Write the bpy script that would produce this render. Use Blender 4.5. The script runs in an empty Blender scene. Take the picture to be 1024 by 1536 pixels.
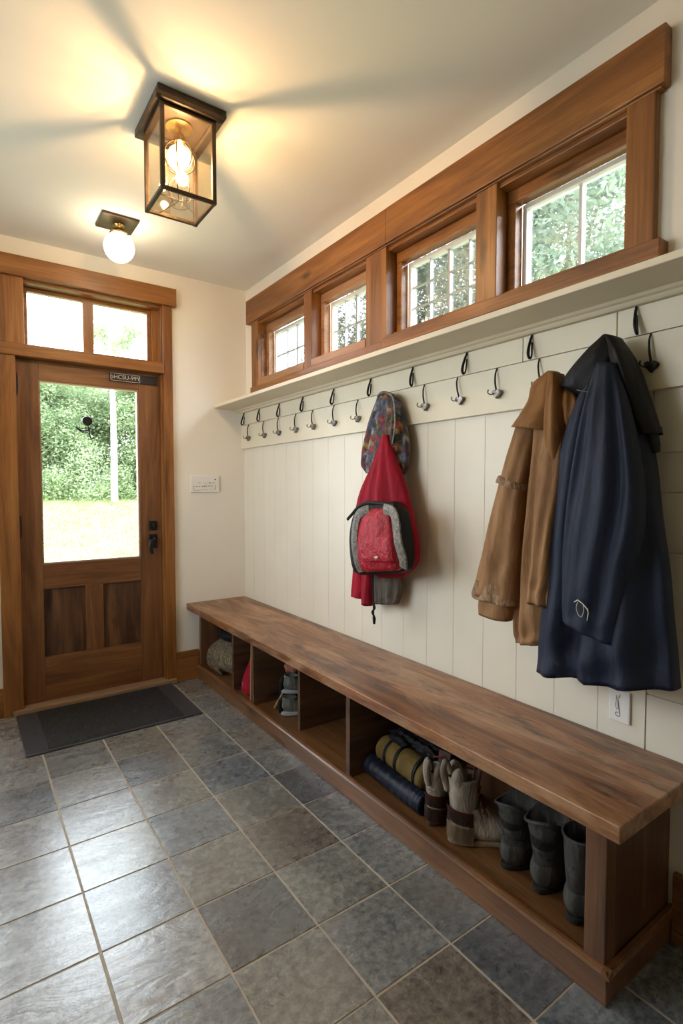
import bpy, bmesh, math, random
import numpy as np
from mathutils import Vector, Matrix
PI = math.pi
rnd = random.Random(7)
scn = bpy.context.scene
COL = scn.collection

# ------------------------------------------------------------------ camera
F, CX, CY, CZ, YAW, PITCH = 796.69, -1.6959, -3.5974, 1.3224, 0.6160, -0.0436
fw = Vector((math.sin(YAW)*math.cos(PITCH), math.cos(YAW)*math.cos(PITCH), math.sin(PITCH)))
rt = Vector((math.cos(YAW), -math.sin(YAW), 0)); up = rt.cross(fw)
cam = bpy.data.cameras.new('camera'); camo = bpy.data.objects.new('camera', cam); COL.objects.link(camo)
cam.sensor_fit = 'VERTICAL'; cam.sensor_height = 36; cam.lens = F/1536*36; cam.clip_start = 0.02; cam.clip_end = 300
m = Matrix((rt, up, -fw)).transposed().to_4x4(); m.translation = Vector((CX, CY, CZ)); camo.matrix_world = m
scn.camera = camo

def W(u, v, x):
    """world point measured from the photograph on the plane at distance |x| from the bench wall"""
    d = fw + rt*((u-512)/F) - up*((v-768)/F)
    t = (x-CX)/d.x
    return Vector((CX, CY, CZ)) + d*t

# ------------------------------------------------------------------ materials
def new_mat(name):
    M = bpy.data.materials.new(name); M.use_nodes = True
    nt = M.node_tree; nt.nodes.clear()
    out = nt.nodes.new('ShaderNodeOutputMaterial'); b = nt.nodes.new('ShaderNodeBsdfPrincipled')
    nt.links.new(b.outputs[0], out.inputs[0])
    return M, nt, b
def N(nt, typ, **kw):
    n = nt.nodes.new(typ)
    for k, v in kw.items():
        if k.startswith('i_'):
            key = k[2:]; key = int(key) if key.isdigit() else key.replace('_', ' ')
            n.inputs[key].default_value = v
        else: setattr(n, k, v)
    return n
def L(nt, a, b): nt.links.new(a, b)
def ramp(nt, fac, stops):
    r = nt.nodes.new('ShaderNodeValToRGB'); cr = r.color_ramp
    while len(cr.elements) < len(stops): cr.elements.new(0.5)
    for e, (p, c) in zip(cr.elements, stops): e.position = p; e.color = (*c, 1)
    L(nt, fac, r.inputs[0]); return r.outputs[0]
def mapped(nt, scale=(1, 1, 1), loc=(0, 0, 0)):
    tc = N(nt, 'ShaderNodeTexCoord'); mp = N(nt, 'ShaderNodeMapping')
    mp.inputs['Scale'].default_value = scale; mp.inputs['Location'].default_value = loc
    L(nt, tc.outputs['Object'], mp.inputs[0]); return mp.outputs[0]
def bump(nt, b, h, strength=.3, dist=.01):
    n = N(nt, 'ShaderNodeBump'); n.inputs['Strength'].default_value = strength; n.inputs['Distance'].default_value = dist
    L(nt, h, n.inputs['Height']); L(nt, n.outputs[0], b.inputs['Normal']); return n
def mixc(nt, fac, a, c, mode='MIX'):
    n = N(nt, 'ShaderNodeMix', data_type='RGBA', blend_type=mode)
    for s, v in ((n.inputs[0], fac), (n.inputs[6], a), (n.inputs[7], c)):
        if hasattr(v, 'is_linked'): L(nt, v, s)
        else: s.default_value = v if isinstance(v, (int, float)) else (*v, 1)
    return n.outputs[2]
def mth(nt, op, a, b=None, c=None):
    n = N(nt, 'ShaderNodeMath', operation=op)
    for i, v in enumerate((a, b, c)):
        if v is None: continue
        if hasattr(v, 'is_linked'): L(nt, v, n.inputs[i])
        else: n.inputs[i].default_value = v
    return n.outputs[0]

def wood(name, dark, mid, light, axis='z', rough=.45, seed=0., knots=True, fine=1., planks=None, bmp=.25, wear=None):
    M, nt, b = new_mat(name)
    st = {'x': (.9, 9, 9), 'y': (9, .9, 9), 'z': (9, 9, .9)}[axis]
    v = mapped(nt, tuple(s*fine for s in st), (seed*3.1, seed*1.7, seed*2.3))
    n1 = N(nt, 'ShaderNodeTexNoise', i_Scale=1.3, i_Detail=6., i_Roughness=.62, i_Distortion=.9); L(nt, v, n1.inputs[0])
    st2 = {'x': (3, 120, 120), 'y': (120, 3, 120), 'z': (120, 120, 3)}[axis]
    v2 = mapped(nt, tuple(s*fine for s in st2), (seed, seed, seed))
    n2 = N(nt, 'ShaderNodeTexNoise', i_Scale=1., i_Detail=3., i_Roughness=.6); L(nt, v2, n2.inputs[0])
    c = ramp(nt, n1.outputs[0], [(.28, dark), (.5, mid), (.72, light)])
    g = ramp(nt, n2.outputs[0], [(.3, (.62,)*3), (.62, (1.,)*3)])
    c = mixc(nt, .75, c, g, 'MULTIPLY')
    if planks:
        ax, w = planks
        tc = N(nt, 'ShaderNodeTexCoord'); sp = N(nt, 'ShaderNodeSeparateXYZ'); L(nt, tc.outputs['Object'], sp.inputs[0])
        q = mth(nt, 'DIVIDE', sp.outputs['xyz'.index(ax)], w)
        fl = mth(nt, 'FLOOR', q); wn = N(nt, 'ShaderNodeTexWhiteNoise', noise_dimensions='1D'); L(nt, fl, wn.inputs['W'])
        pc = ramp(nt, wn.outputs['Value'], [(0., (.72, .68, .64)), (.5, (1., 1., 1.)), (1., (1.25, 1.2, 1.15))])
        c = mixc(nt, 1., c, pc, 'MULTIPLY')
        fr = mth(nt, 'FRACT', q); e = mth(nt, 'ABSOLUTE', mth(nt, 'SUBTRACT', fr, .5))
        seam = ramp(nt, e, [(.485, (1., 1., 1.)), (.498, (.45, .4, .36))])
        c = mixc(nt, 1., c, seam, 'MULTIPLY')
    if knots:
        sk = {'x': (1.1, 4, 4), 'y': (4, 1.1, 4), 'z': (4, 4, 1.1)}[axis]
        vk = mapped(nt, sk, (seed*.7+.3, seed+.4, seed*.4+.1))
        vo = N(nt, 'ShaderNodeTexVoronoi', i_Scale=1.25); L(nt, vk, vo.inputs[0])
        nk = N(nt, 'ShaderNodeTexNoise', i_Scale=7., i_Detail=3.); L(nt, vk, nk.inputs[0])
        dd = mth(nt, 'ADD', vo.outputs['Distance'], mth(nt, 'MULTIPLY', nk.outputs[0], .16))
        kf = ramp(nt, dd, [(.13, (1., 1., 1.)), (.21, (0., 0., 0.))])
        c = mixc(nt, mth(nt, 'MULTIPLY', kf, .8), c, tuple(x*.28 for x in dark))
    if wear:
        vw = mapped(nt, {'x': (1, 4, 4), 'y': (4, 1, 4), 'z': (4, 4, 1)}[axis], (seed+2, seed, seed))
        nw = N(nt, 'ShaderNodeTexNoise', i_Scale=2.1, i_Detail=7., i_Roughness=.68, i_Distortion=.7); L(nt, vw, nw.inputs[0])
        c = mixc(nt, ramp(nt, nw.outputs[0], [(.46, (0, 0, 0)), (.66, (.55, .55, .55))]), c, wear)
        ns = N(nt, 'ShaderNodeTexNoise', i_Scale=3.3, i_Detail=6., i_Roughness=.7); L(nt, vw, ns.inputs[0])
        c = mixc(nt, ramp(nt, ns.outputs[0], [(.55, (0, 0, 0)), (.66, (.8, .8, .8))]), c, (.035, .02, .012))
    L(nt, c, b.inputs['Base Color'])
    b.inputs['Roughness'].default_value = rough
    bump(nt, b, mth(nt, 'ADD', n2.outputs[0], n1.outputs[0]), bmp, .003)
    return M

def plain(name, col, rough=.5, metal=0., noise=.06, nscale=14., bmp=.0, bscale=60., emit=None, spec=None, sheen=0.):
    M, nt, b = new_mat(name)
    v = mapped(nt)
    n = N(nt, 'ShaderNodeTexNoise', i_Scale=nscale, i_Detail=4.); L(nt, v, n.inputs[0])
    c = ramp(nt, n.outputs[0], [(.3, tuple(max(0, x*(1-noise)) for x in col)), (.7, tuple(min(1, x*(1+noise)) for x in col))])
    L(nt, c, b.inputs['Base Color']); b.inputs['Roughness'].default_value = rough; b.inputs['Metallic'].default_value = metal
    if spec is not None: b.inputs['Specular IOR Level'].default_value = spec
    if sheen: b.inputs['Sheen Weight'].default_value = sheen
    if bmp:
        n3 = N(nt, 'ShaderNodeTexNoise', i_Scale=bscale, i_Detail=3.); L(nt, v, n3.inputs[0]); bump(nt, b, n3.outputs[0], bmp, .004)
    if emit:
        b.inputs['Emission Color'].default_value = (*emit[0], 1); b.inputs['Emission Strength'].default_value = emit[1]
    return M

def cloth_mat(name, c1, c2, rough=.8, wr=6., weave=500., bs=.5, stretch=(1, 1, .35), sheen=.15, spec=.22):
    M, nt, b = new_mat(name)
    v = mapped(nt, stretch)
    n = N(nt, 'ShaderNodeTexNoise', i_Scale=wr, i_Detail=5., i_Roughness=.6, i_Distortion=.6); L(nt, v, n.inputs[0])
    c = ramp(nt, n.outputs[0], [(.32, c1), (.68, c2)]); L(nt, c, b.inputs['Base Color'])
    b.inputs['Roughness'].default_value = rough; b.inputs['Specular IOR Level'].default_value = spec
    n2 = N(nt, 'ShaderNodeTexNoise', i_Scale=wr*3, i_Detail=3., i_Distortion=.8); L(nt, v, n2.inputs[0])
    n3 = N(nt, 'ShaderNodeTexNoise', i_Scale=weave, i_Detail=1.); L(nt, mapped(nt), n3.inputs[0])
    bump(nt, b, mth(nt, 'ADD', n2.outputs[0], mth(nt, 'MULTIPLY', n3.outputs[0], .08)), bs, .02)
    return M

def glass_mat(name, tint=(1, 1, 1), refl=.5):
    M = bpy.data.materials.new(name); M.use_nodes = True; nt = M.node_tree; nt.nodes.clear()
    out = nt.nodes.new('ShaderNodeOutputMaterial'); mx = nt.nodes.new('ShaderNodeMixShader')
    tr = nt.nodes.new('ShaderNodeBsdfTransparent'); gl = nt.nodes.new('ShaderNodeBsdfGlossy')
    tr.inputs[0].default_value = (*tint, 1); gl.inputs['Roughness'].default_value = .02
    fr = nt.nodes.new('ShaderNodeFresnel'); fr.inputs[0].default_value = 1.45
    L(nt, mth(nt, 'MULTIPLY', fr.outputs[0], refl), mx.inputs[0]); L(nt, tr.outputs[0], mx.inputs[1]); L(nt, gl.outputs[0], mx.inputs[2])
    L(nt, mx.outputs[0], out.inputs[0]); return M

HD, HM, HL = (.12, .041, .009), (.27, .102, .022), (.40, .17, .043)
MT = {}
for ax in 'xyz':
    MT['trim_'+ax] = wood('trim_wood_'+ax, HD, HM, HL, ax, .38, seed=ord(ax) % 7)
MT['sash'] = wood('sash_wood', (.24, .11, .045), (.40, .2, .09), (.5, .27, .13), 'y', .4, 2., knots=False)
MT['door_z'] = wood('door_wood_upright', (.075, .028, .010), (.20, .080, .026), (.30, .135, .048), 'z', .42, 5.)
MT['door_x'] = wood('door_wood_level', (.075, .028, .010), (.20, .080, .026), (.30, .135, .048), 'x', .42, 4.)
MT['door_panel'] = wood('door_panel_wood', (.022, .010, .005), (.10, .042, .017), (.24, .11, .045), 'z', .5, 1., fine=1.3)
MT['bench_top'] = wood('bench_top_wood', (.06, .022, .008), (.26, .098, .031), (.46, .215, .082), 'y', .33, 3.3, fine=1.1, planks=('x', .118), bmp=.35, wear=(.52, .33, .19))
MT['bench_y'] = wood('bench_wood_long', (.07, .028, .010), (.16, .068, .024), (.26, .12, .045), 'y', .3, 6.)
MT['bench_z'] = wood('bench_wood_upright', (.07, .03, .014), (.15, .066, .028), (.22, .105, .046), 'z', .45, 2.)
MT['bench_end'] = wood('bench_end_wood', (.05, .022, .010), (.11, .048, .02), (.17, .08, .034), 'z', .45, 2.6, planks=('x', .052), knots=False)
MT['divider'] = wood('divider_wood', (.04, .018, .009), (.10, .048, .022), (.16, .08, .038), 'x', .5, 1.7)  # interior wood set darker, putting some cubby shade into the colour
MT['pale_board'] = wood('pale_board_wood', (.22, .12, .055), (.34, .19, .09), (.45, .27, .13), 'z', .5, 1.1, knots=False)
MT['threshold'] = wood('threshold_wood', (.22, .13, .07), (.34, .21, .12), (.45, .30, .18), 'x', .5, 1.9, knots=False)
MT['plaster'] = plain('cream_plaster', (.80, .745, .65), .75, noise=.02, nscale=3, bmp=.05, bscale=180)
MT['ceiling'] = plain('ceiling_paint', (.80, .78, .72), .8, noise=.015, nscale=2, bmp=.04, bscale=150)
MT['panel'] = plain('cream_panel_paint', (.72, .665, .55), .42, noise=.03, nscale=5, bmp=.06, bscale=40)
MT['rail'] = plain('hook_rail_paint', (.70, .635, .48), .42, noise=.03, nscale=5, bmp=.05, bscale=40)
MT['shelf'] = plain('shelf_paint', (.72, .63, .47), .45, noise=.04, nscale=6, bmp=.05, bscale=50)
MT['white_frame'] = plain('white_window_frame', (.72, .70, .66), .4, noise=.03)
MT['grille'] = plain('grey_window_grille', (.35, .35, .34), .45, .3, noise=.05)
MT['iron'] = plain('black_iron', (.018, .017, .017), .42, .6, noise=.3, nscale=60, bmp=.3, bscale=200)
MT['pewter'] = plain('dark_pewter', (.22, .20, .18), .3, .9, noise=.5, nscale=90, bmp=.4, bscale=160)
MT['bronze'] = plain('lantern_bronze', (.06, .042, .026), .42, .7, noise=.25, nscale=30)
MT['brass'] = plain('aged_brass', (.55, .36, .13), .25, 1., noise=.2)
MT['bulb'] = plain('warm_bulb', (1, .9, .7), .4, emit=((1., .70, .36), 14.))
MT['globe'] = plain('opal_globe', (1, .96, .9), .3, emit=((1., .85, .62), 5.5))
MT['glass'] = glass_mat('window_glass', refl=.8)
MT['lantern_glass'] = glass_mat('lantern_glass', (1, .97, .9), refl=.6)
MT['plate'] = plain('white_plastic_plate', (.78, .75, .71), .35, noise=.02)
MT['ink'] = plain('grey_marking', (.12, .11, .10), .6)
MT['silver_ink'] = plain('pale_lettering', (.62, .55, .45), .5)
MT['black_plastic'] = plain('black_plastic', (.012, .012, .013), .45, noise=.2)
MT['grout'] = plain('grout', (.44, .385, .31), .85, noise=.12, nscale=30, bmp=.3, bscale=200)

def glow_mat(name, col, strength, clear):
    M = bpy.data.materials.new(name); M.use_nodes = True; nt = M.node_tree; nt.nodes.clear()
    out = nt.nodes.new('ShaderNodeOutputMaterial'); ad = nt.nodes.new('ShaderNodeAddShader'); tr = nt.nodes.new('ShaderNodeBsdfTransparent'); em = nt.nodes.new('ShaderNodeEmission')
    tr.inputs[0].default_value = (clear, clear*.96, clear*.88, 1); em.inputs[0].default_value = (*col, 1); em.inputs[1].default_value = strength
    L(nt, tr.outputs[0], ad.inputs[0]); L(nt, em.outputs[0], ad.inputs[1]); L(nt, ad.outputs[0], out.inputs[0]); return M
MT['bulb'] = glow_mat('glowing_bulb', (1., .62, .28), 2.4, .9)
MT['filament'] = glow_mat('bulb_filament', (1., .78, .45), 60., .0)
MT['globe'] = plain('opal_globe', (1, .96, .9), .3, emit=((1., .82, .58), 14.))
def tile_mat():
    M, nt, b = new_mat('slate_tiles')
    at = N(nt, 'ShaderNodeVertexColor', layer_name='tint'); of = N(nt, 'ShaderNodeVertexColor', layer_name='shift')
    tc = N(nt, 'ShaderNodeTexCoord'); ad = N(nt, 'ShaderNodeVectorMath', operation='MULTIPLY_ADD')
    L(nt, of.outputs[0], ad.inputs[0]); ad.inputs[1].default_value = (40, 40, 40); L(nt, tc.outputs['Object'], ad.inputs[2])
    n1 = N(nt, 'ShaderNodeTexNoise', i_Scale=5.5, i_Detail=7., i_Roughness=.62, i_Distortion=.5); L(nt, ad.outputs[0], n1.inputs[0])
    n2 = N(nt, 'ShaderNodeTexNoise', i_Scale=42., i_Detail=5., i_Roughness=.7); L(nt, ad.outputs[0], n2.inputs[0])
    n5 = N(nt, 'ShaderNodeTexNoise', i_Scale=2.6, i_Detail=3.); L(nt, ad.outputs[0], n5.inputs[0])
    f1 = ramp(nt, n1.outputs[0], [(.25, (.74, .75, .78)), (.5, (1., 1., 1.)), (.75, (1.22, 1.20, 1.15))])
    c = mixc(nt, 1., at.outputs[0], f1, 'MULTIPLY')
    f2 = ramp(nt, n2.outputs[0], [(.36, (.50, .50, .51)), (.64, (1.55, 1.52, 1.44))]); c = mixc(nt, .9, c, f2, 'MULTIPLY')
    rust = ramp(nt, n5.outputs[0], [(.52, (0, 0, 0)), (.78, (.5, .5, .5))]); c = mixc(nt, rust, c, (.21, .175, .13))
    L(nt, c, b.inputs['Base Color'])
    rr = ramp(nt, n1.outputs[0], [(.3, (.20, .20, .20)), (.7, (.34, .34, .34))]); L(nt, rr, b.inputs['Roughness'])
    b.inputs['Specular IOR Level'].default_value = 1.; b.inputs['Coat Weight'].default_value = 1.; b.inputs['Coat Roughness'].default_value = .24; b.inputs['Coat IOR'].default_value = 1.65
    # cleft ridges of the slate
    mp = N(nt, 'ShaderNodeMapping'); mp.inputs['Rotation'].default_value = (0, 0, .5); mp.inputs['Scale'].default_value = (4., 11., 1); L(nt, ad.outputs[0], mp.inputs[0])
    n4 = N(nt, 'ShaderNodeTexNoise', i_Scale=1.2, i_Detail=5., i_Roughness=.6, i_Distortion=1.4); L(nt, mp.outputs[0], n4.inputs[0])
    h = mth(nt, 'ADD', mth(nt, 'MULTIPLY', n4.outputs[0], 1.2), mth(nt, 'MULTIPLY', n2.outputs[0], .22))
    bump(nt, b, h, .6, .008)
    return M
MT['tile'] = tile_mat()

MT['navy'] = cloth_mat('navy_shell_fabric', (.009, .013, .026), (.019, .026, .048), .6, 4., bs=.45, sheen=0., spec=.22)
MT['black_cloth'] = cloth_mat('black_lining_fabric', (.005, .005, .006), (.011, .011, .012), .6, 5., bs=.35, sheen=0.)
MT['tan'] = cloth_mat('tan_canvas', (.18, .088, .036), (.36, .195, .09), .75, 6., bs=.5)
MT['tan_worn'] = cloth_mat('worn_tan_canvas', (.16, .09, .05), (.42, .27, .16), .85, 40., bs=.7)
MT['tan_collar'] = cloth_mat('brown_collar', (.17, .075, .022), (.27, .125, .04), .7, 6., bs=.4)
MT['red'] = cloth_mat('red_fleece', (.19, .003, .012), (.36, .006, .022), .75, 9., bs=.5)
MT['red_nylon'] = cloth_mat('red_nylon', (.24, .003, .012), (.44, .008, .025), .42, 11., bs=.8, sheen=0., spec=.3, stretch=(1, 1, .8))
MT['grey_knit'] = cloth_mat('grey_knit', (.07, .055, .043), (.20, .165, .135), .9, 40., bs=.6, stretch=(1, 1.5, .12))
MT['rubber'] = plain('mat_rubber', (.042, .045, .054), .42, noise=.15, nscale=20, bmp=.2, bscale=300)
MT['boot_grey'] = cloth_mat('grey_boot_leather', (.030, .029, .026), (.085, .080, .070), .6, 14., bs=.4)
MT['cream_leather'] = cloth_mat('cream_boot_leather', (.13, .10, .075), (.50, .43, .34), .65, 12., bs=.5)
MT['brown_leather'] = cloth_mat('brown_boot_leather', (.035, .018, .013), (.10, .052, .036), .6, 12., bs=.4)
MT['tan_sole'] = cloth_mat('tan_boot_sole', (.15, .10, .06), (.30, .22, .14), .7, 12., bs=.3)
MT['boot_red'] = cloth_mat('red_boot_trim', (.10, .012, .010), (.17, .02, .016), .6, 12., bs=.3)
MT['dark_inside'] = plain('dark_inside', (.01, .009, .008), .9)
MT['navy_vinyl'] = cloth_mat('navy_vinyl', (.005, .007, .013), (.012, .016, .030), .36, 5., bs=.4, sheen=0.)
MT['olive'] = cloth_mat('olive_canvas', (.10, .062, .014), (.20, .13, .036), .75, 9., bs=.4)
MT['orange'] = cloth_mat('orange_webbing', (.28, .09, .02), (.42, .15, .04), .7, 9., bs=.3)
MT['grey_mesh'] = cloth_mat('grey_trainer_fabric', (.06, .065, .055), (.19, .19, .16), .7, 20., bs=.4)
MT['white_rubber'] = plain('grey_sole_rubber', (.30, .30, .31), .5)

def patchwork():
    M, nt, b = new_mat('floral_print_fabric'); v = mapped(nt, (36, 36, 28))
    nz = N(nt, 'ShaderNodeTexNoise', i_Scale=1.4, i_Detail=4.); L(nt, v, nz.inputs[0])
    ad = N(nt, 'ShaderNodeVectorMath', operation='MULTIPLY_ADD'); L(nt, nz.outputs['Color'], ad.inputs[0]); ad.inputs[1].default_value = (1.6, 1.6, 1.6); L(nt, v, ad.inputs[2])
    vo = N(nt, 'ShaderNodeTexVoronoi', i_Scale=1.); L(nt, ad.outputs[0], vo.inputs[0])
    sp = N(nt, 'ShaderNodeSeparateColor'); L(nt, vo.outputs['Color'], sp.inputs[0])
    r = nt.nodes.new('ShaderNodeValToRGB'); cr = r.color_ramp; cr.interpolation = 'CONSTANT'
    cols = [(.03, .035, .09), (.26, .015, .025), (.08, .10, .17), (.26, .09, .02), (.13, .14, .17), (.05, .05, .02), (.28, .17, .05), (.14, .02, .06), (.26, .24, .21), (.015, .015, .02)]
    while len(cr.elements) < len(cols): cr.elements.new(.5)
    for i, c in enumerate(cols): cr.elements[i].position = i/len(cols); cr.elements[i].color = (*c, 1)
    L(nt, sp.outputs[0], r.inputs[0])
    e = ramp(nt, vo.outputs['Distance'], [(.3, (1., 1., 1.)), (.62, (.35, .3, .3))])
    L(nt, mixc(nt, 1., r.outputs[0], e, 'MULTIPLY'), b.inputs['Base Color']); b.inputs['Roughness'].default_value = .6
    bump(nt, b, nz.outputs[0], .6, .02); return M
MT['floral'] = patchwork()
def reflective():
    M, nt, b = new_mat('worn_grey_webbing'); v = mapped(nt, (1, 1, 1))
    n = N(nt, 'ShaderNodeTexNoise', i_Scale=70., i_Detail=5., i_Roughness=.7, i_Distortion=1.5); L(nt, v, n.inputs[0])
    c = ramp(nt, n.outputs[0], [(.36, (.025, .02, .016)), (.5, (.13, .112, .088)), (.66, (.27, .24, .19))]); L(nt, c, b.inputs['Base Color'])
    b.inputs['Roughness'].default_value = .5; bump(nt, b, n.outputs[0], .3, .004); return M
MT['webbing'] = reflective()
def straw():
    M, nt, b = new_mat('striped_fibre'); v = mapped(nt, (20, 30, 8))
    n = N(nt, 'ShaderNodeTexNoise', i_Scale=2.4, i_Detail=5., i_Roughness=.7, i_Distortion=2.); L(nt, v, n.inputs[0])
    c = ramp(nt, n.outputs[0], [(.34, (.035, .025, .015)), (.5, (.20, .15, .09)), (.66, (.42, .33, .2))]); L(nt, c, b.inputs['Base Color'])
    b.inputs['Roughness'].default_value = .85; bump(nt, b, n.outputs[0], .8, .02); return M
MT['straw'] = straw()
def ribbed():
    M, nt, b = new_mat('ribbed_mat'); tc = N(nt, 'ShaderNodeTexCoord'); sp = N(nt, 'ShaderNodeSeparateXYZ'); L(nt, tc.outputs['Object'], sp.inputs[0])
    w = mth(nt, 'SINE', mth(nt, 'MULTIPLY', sp.outputs[0], 900.))
    n = N(nt, 'ShaderNodeTexNoise', i_Scale=1., i_Detail=4.); L(nt, mapped(nt, (160, 14, 1)), n.inputs[0])
    c = ramp(nt, n.outputs[0], [(.4, (.010, .010, .012)), (.62, (.030, .031, .035)), (.76, (.09, .09, .095))]); L(nt, c, b.inputs['Base Color'])
    b.inputs['Roughness'].default_value = .65; bump(nt, b, w, .6, .003); return M
MT['ribbed'] = ribbed()
def leafm(name, a, c):
    M, nt, b = new_mat(name); n = N(nt, 'ShaderNodeTexNoise', i_Scale=2.2, i_Detail=4.); L(nt, mapped(nt), n.inputs[0])
    L(nt, ramp(nt, n.outputs[0], [(.35, a), (.65, c)]), b.inputs['Base Color']); b.inputs['Roughness'].default_value = .5
    tl = N(nt, 'ShaderNodeBsdfTranslucent'); mx = N(nt, 'ShaderNodeMixShader'); mx.inputs[0].default_value = .4
    cr = [n for n in nt.nodes if n.type == 'VALTORGB'][0]; L(nt, cr.outputs[0], tl.inputs[0])
    L(nt, b.outputs[0], mx.inputs[1]); L(nt, tl.outputs[0], mx.inputs[2]); out = [n for n in nt.nodes if n.type == 'OUTPUT_MATERIAL'][0]; L(nt, mx.outputs[0], out.inputs[0]); return M
MT['leaf'] = leafm('tree_leaves', (.16, .235, .11), (.35, .42, .23))
MT['leaf2'] = leafm('pale_tree_leaves', (.26, .34, .17), (.42, .50, .30))
MT['leaf3'] = leafm('dark_tree_leaves', (.11, .155, .11), (.25, .30, .22))
MT['neutral_bounce'] = plain('neutral_bounce_ground', (.42, .40, .37), .9, noise=.2, nscale=30)  # unseen ground made neutral so no green light bounces indoors
MT['bark'] = plain('tree_bark', (.10, .08, .06), .9, noise=.3, nscale=12)
def birch():
    M, nt, b = new_mat('birch_bark'); n = N(nt, 'ShaderNodeTexNoise', i_Scale=3., i_Detail=3.); L(nt, mapped(nt, (3, 3, 9)), n.inputs[0])
    L(nt, ramp(nt, n.outputs[0], [(.3, (.06, .055, .05)), (.4, (.62, .6, .55)), (.7, (.75, .73, .68))]), b.inputs['Base Color']); b.inputs['Roughness'].default_value = .8; return M
MT['birch'] = birch()
MT['grass'] = leafm('lawn_grass', (.20, .25, .10), (.36, .40, .19))

# ------------------------------------------------------------------ mesh helpers
def box(bm, x0, x1, y0, y1, z0, z1):
    vs = [bm.verts.new((x, y, z)) for x in (x0, x1) for y in (y0, y1) for z in (z0, z1)]
    for f in ((0, 1, 3, 2), (4, 6, 7, 5), (0, 4, 5, 1), (2, 3, 7, 6), (0, 2, 6, 4), (1, 5, 7, 3)): bm.faces.new([vs[i] for i in f])
    return bm
def B(*boxes):
    bm = bmesh.new()
    for b in boxes: box(bm, *b)
    return bm
def frame_ring(bm, rings, closed_ends=True):
    prev = None; first = None
    for r in rings:
        cur = [bm.verts.new(p) for p in r]
        if prev:
            n = len(cur)
            for i in range(n): bm.faces.new((prev[i], prev[(i+1) % n], cur[(i+1) % n], cur[i]))
        else: first = cur
        prev = cur
    if closed_ends: bm.faces.new(first[::-1]); bm.faces.new(prev)
def tube(bm, pts, r, seg=10, flat=1.):
    pts = [Vector(p) for p in pts]; n = len(pts); rs = r if isinstance(r, (list, tuple)) else [r]*n
    rings = []; ref = None
    for i, p in enumerate(pts):
        t = (pts[min(i+1, n-1)]-pts[max(i-1, 0)]).normalized()
        if ref is None: ref = Vector((0, 0, 1)) if abs(t.z) < .9 else Vector((1, 0, 0))
        a = t.cross(ref).normalized(); b = a.cross(t).normalized(); ref = b
        rings.append([p + (a*math.cos(k*2*PI/seg)*flat + b*math.sin(k*2*PI/seg))*rs[i] for k in range(seg)])
    frame_ring(bm, rings); return bm
def curve_pts(ps, n=8):
    ps = [Vector(p) for p in ps]; q = [ps[0]*2-ps[1]]+ps+[ps[-1]*2-ps[-2]]; o = []
    for i in range(1, len(q)-2):
        for k in range(n):
            t = k/n; a, b, c, d = q[i-1:i+3]
            o.append(.5*((2*b)+(c-a)*t+(2*a-5*b+4*c-d)*t*t+(3*b-a-3*c+d)*t**3))
    o.append(ps[-1]); return o
def lathe(bm, prof, c=(0, 0, 0), seg=24):
    rings = [[(c[0]+max(r, 1e-4)*math.cos(k*2*PI/seg), c[1]+max(r, 1e-4)*math.sin(k*2*PI/seg), c[2]+z) for k in range(seg)] for r, z in prof]
    frame_ring(bm, rings); return bm
def extrude_outline(bm, pts, vec):
    pts = [Vector(p) for p in pts]; vec = Vector(vec)
    a = [bm.verts.new(p) for p in pts]; b = [bm.verts.new(p+vec) for p in pts]; n = len(pts)
    bm.faces.new(a[::-1]); bm.faces.new(b)
    for i in range(n): bm.faces.new((a[i], a[(i+1) % n], b[(i+1) % n], b[i]))
def arr_catmull(rows, sub):
    A = np.array(rows, float); P = np.vstack([2*A[0]-A[1], A, 2*A[-1]-A[-2]]); o = []
    for i in range(1, len(P)-2):
        for k in range(sub):
            t = k/sub; a, b, c, d = P[i-1:i+3]
            o.append(.5*((2*b)+(c-a)*t+(2*a-5*b+4*c-d)*t*t+(3*b-a-3*c+d)*t**3))
    o.append(A[-1]); return np.array(o)
def drape(bm, rows, nseg=48, sub=7, folds=((3.1, 0., .3),), power=.75, hem=0.):
    """hanging fabric: rows of (L.y, L.z, R.y, R.z, x, depth_front, depth_back, fold_amp)"""
    R = arr_catmull(rows, sub); rings = []
    for j, r in enumerate(R):
        s = j/(len(R)-1); ring = []
        ly, lz, ry, rz, x, df, db, fa = r
        for k in range(nseg):
            t = 2*PI*k/nseg; c, sn = math.cos(t), math.sin(t)
            cc = math.copysign(abs(c)**power, c); ss = math.copysign(abs(sn)**power, sn)
            u = (cc+1)/2
            y = ly+(ry-ly)*u; z = lz+(rz-lz)*u
            d = df if sn > 0 else db
            off = 0
            for fq, ph, dr in folds: off += fa*math.sin(fq*PI*u+ph+dr*s*6)*(max(0, sn)**.5 if sn > 0 else .25*abs(sn))
            off += fa*.35*math.sin(17*s+9*u+3*math.sin(7*s))*abs(sn)
            ring.append((x-ss*max(d, .003)-off, y, z))
        rings.append(ring)
    if hem:
        last = rings[-1]; c = np.mean(np.array(last), 0)
        rings.append([tuple(np.array(p)+(c-np.array(p))*.08+np.array((0, 0, 0.004))) for p in last])
        rings.append([tuple(np.array(p)+(c-np.array(p))*.12+np.array((0, 0, hem))) for p in last])
    frame_ring(bm, rings); return bm
def rowpx(ul, vl, ur, vr, x, df, db, fa=0.):
    a = W(ul, vl, x); b = W(ur, vr, x); return (a.y, a.z, b.y, b.z, x, df, db, fa)

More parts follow.
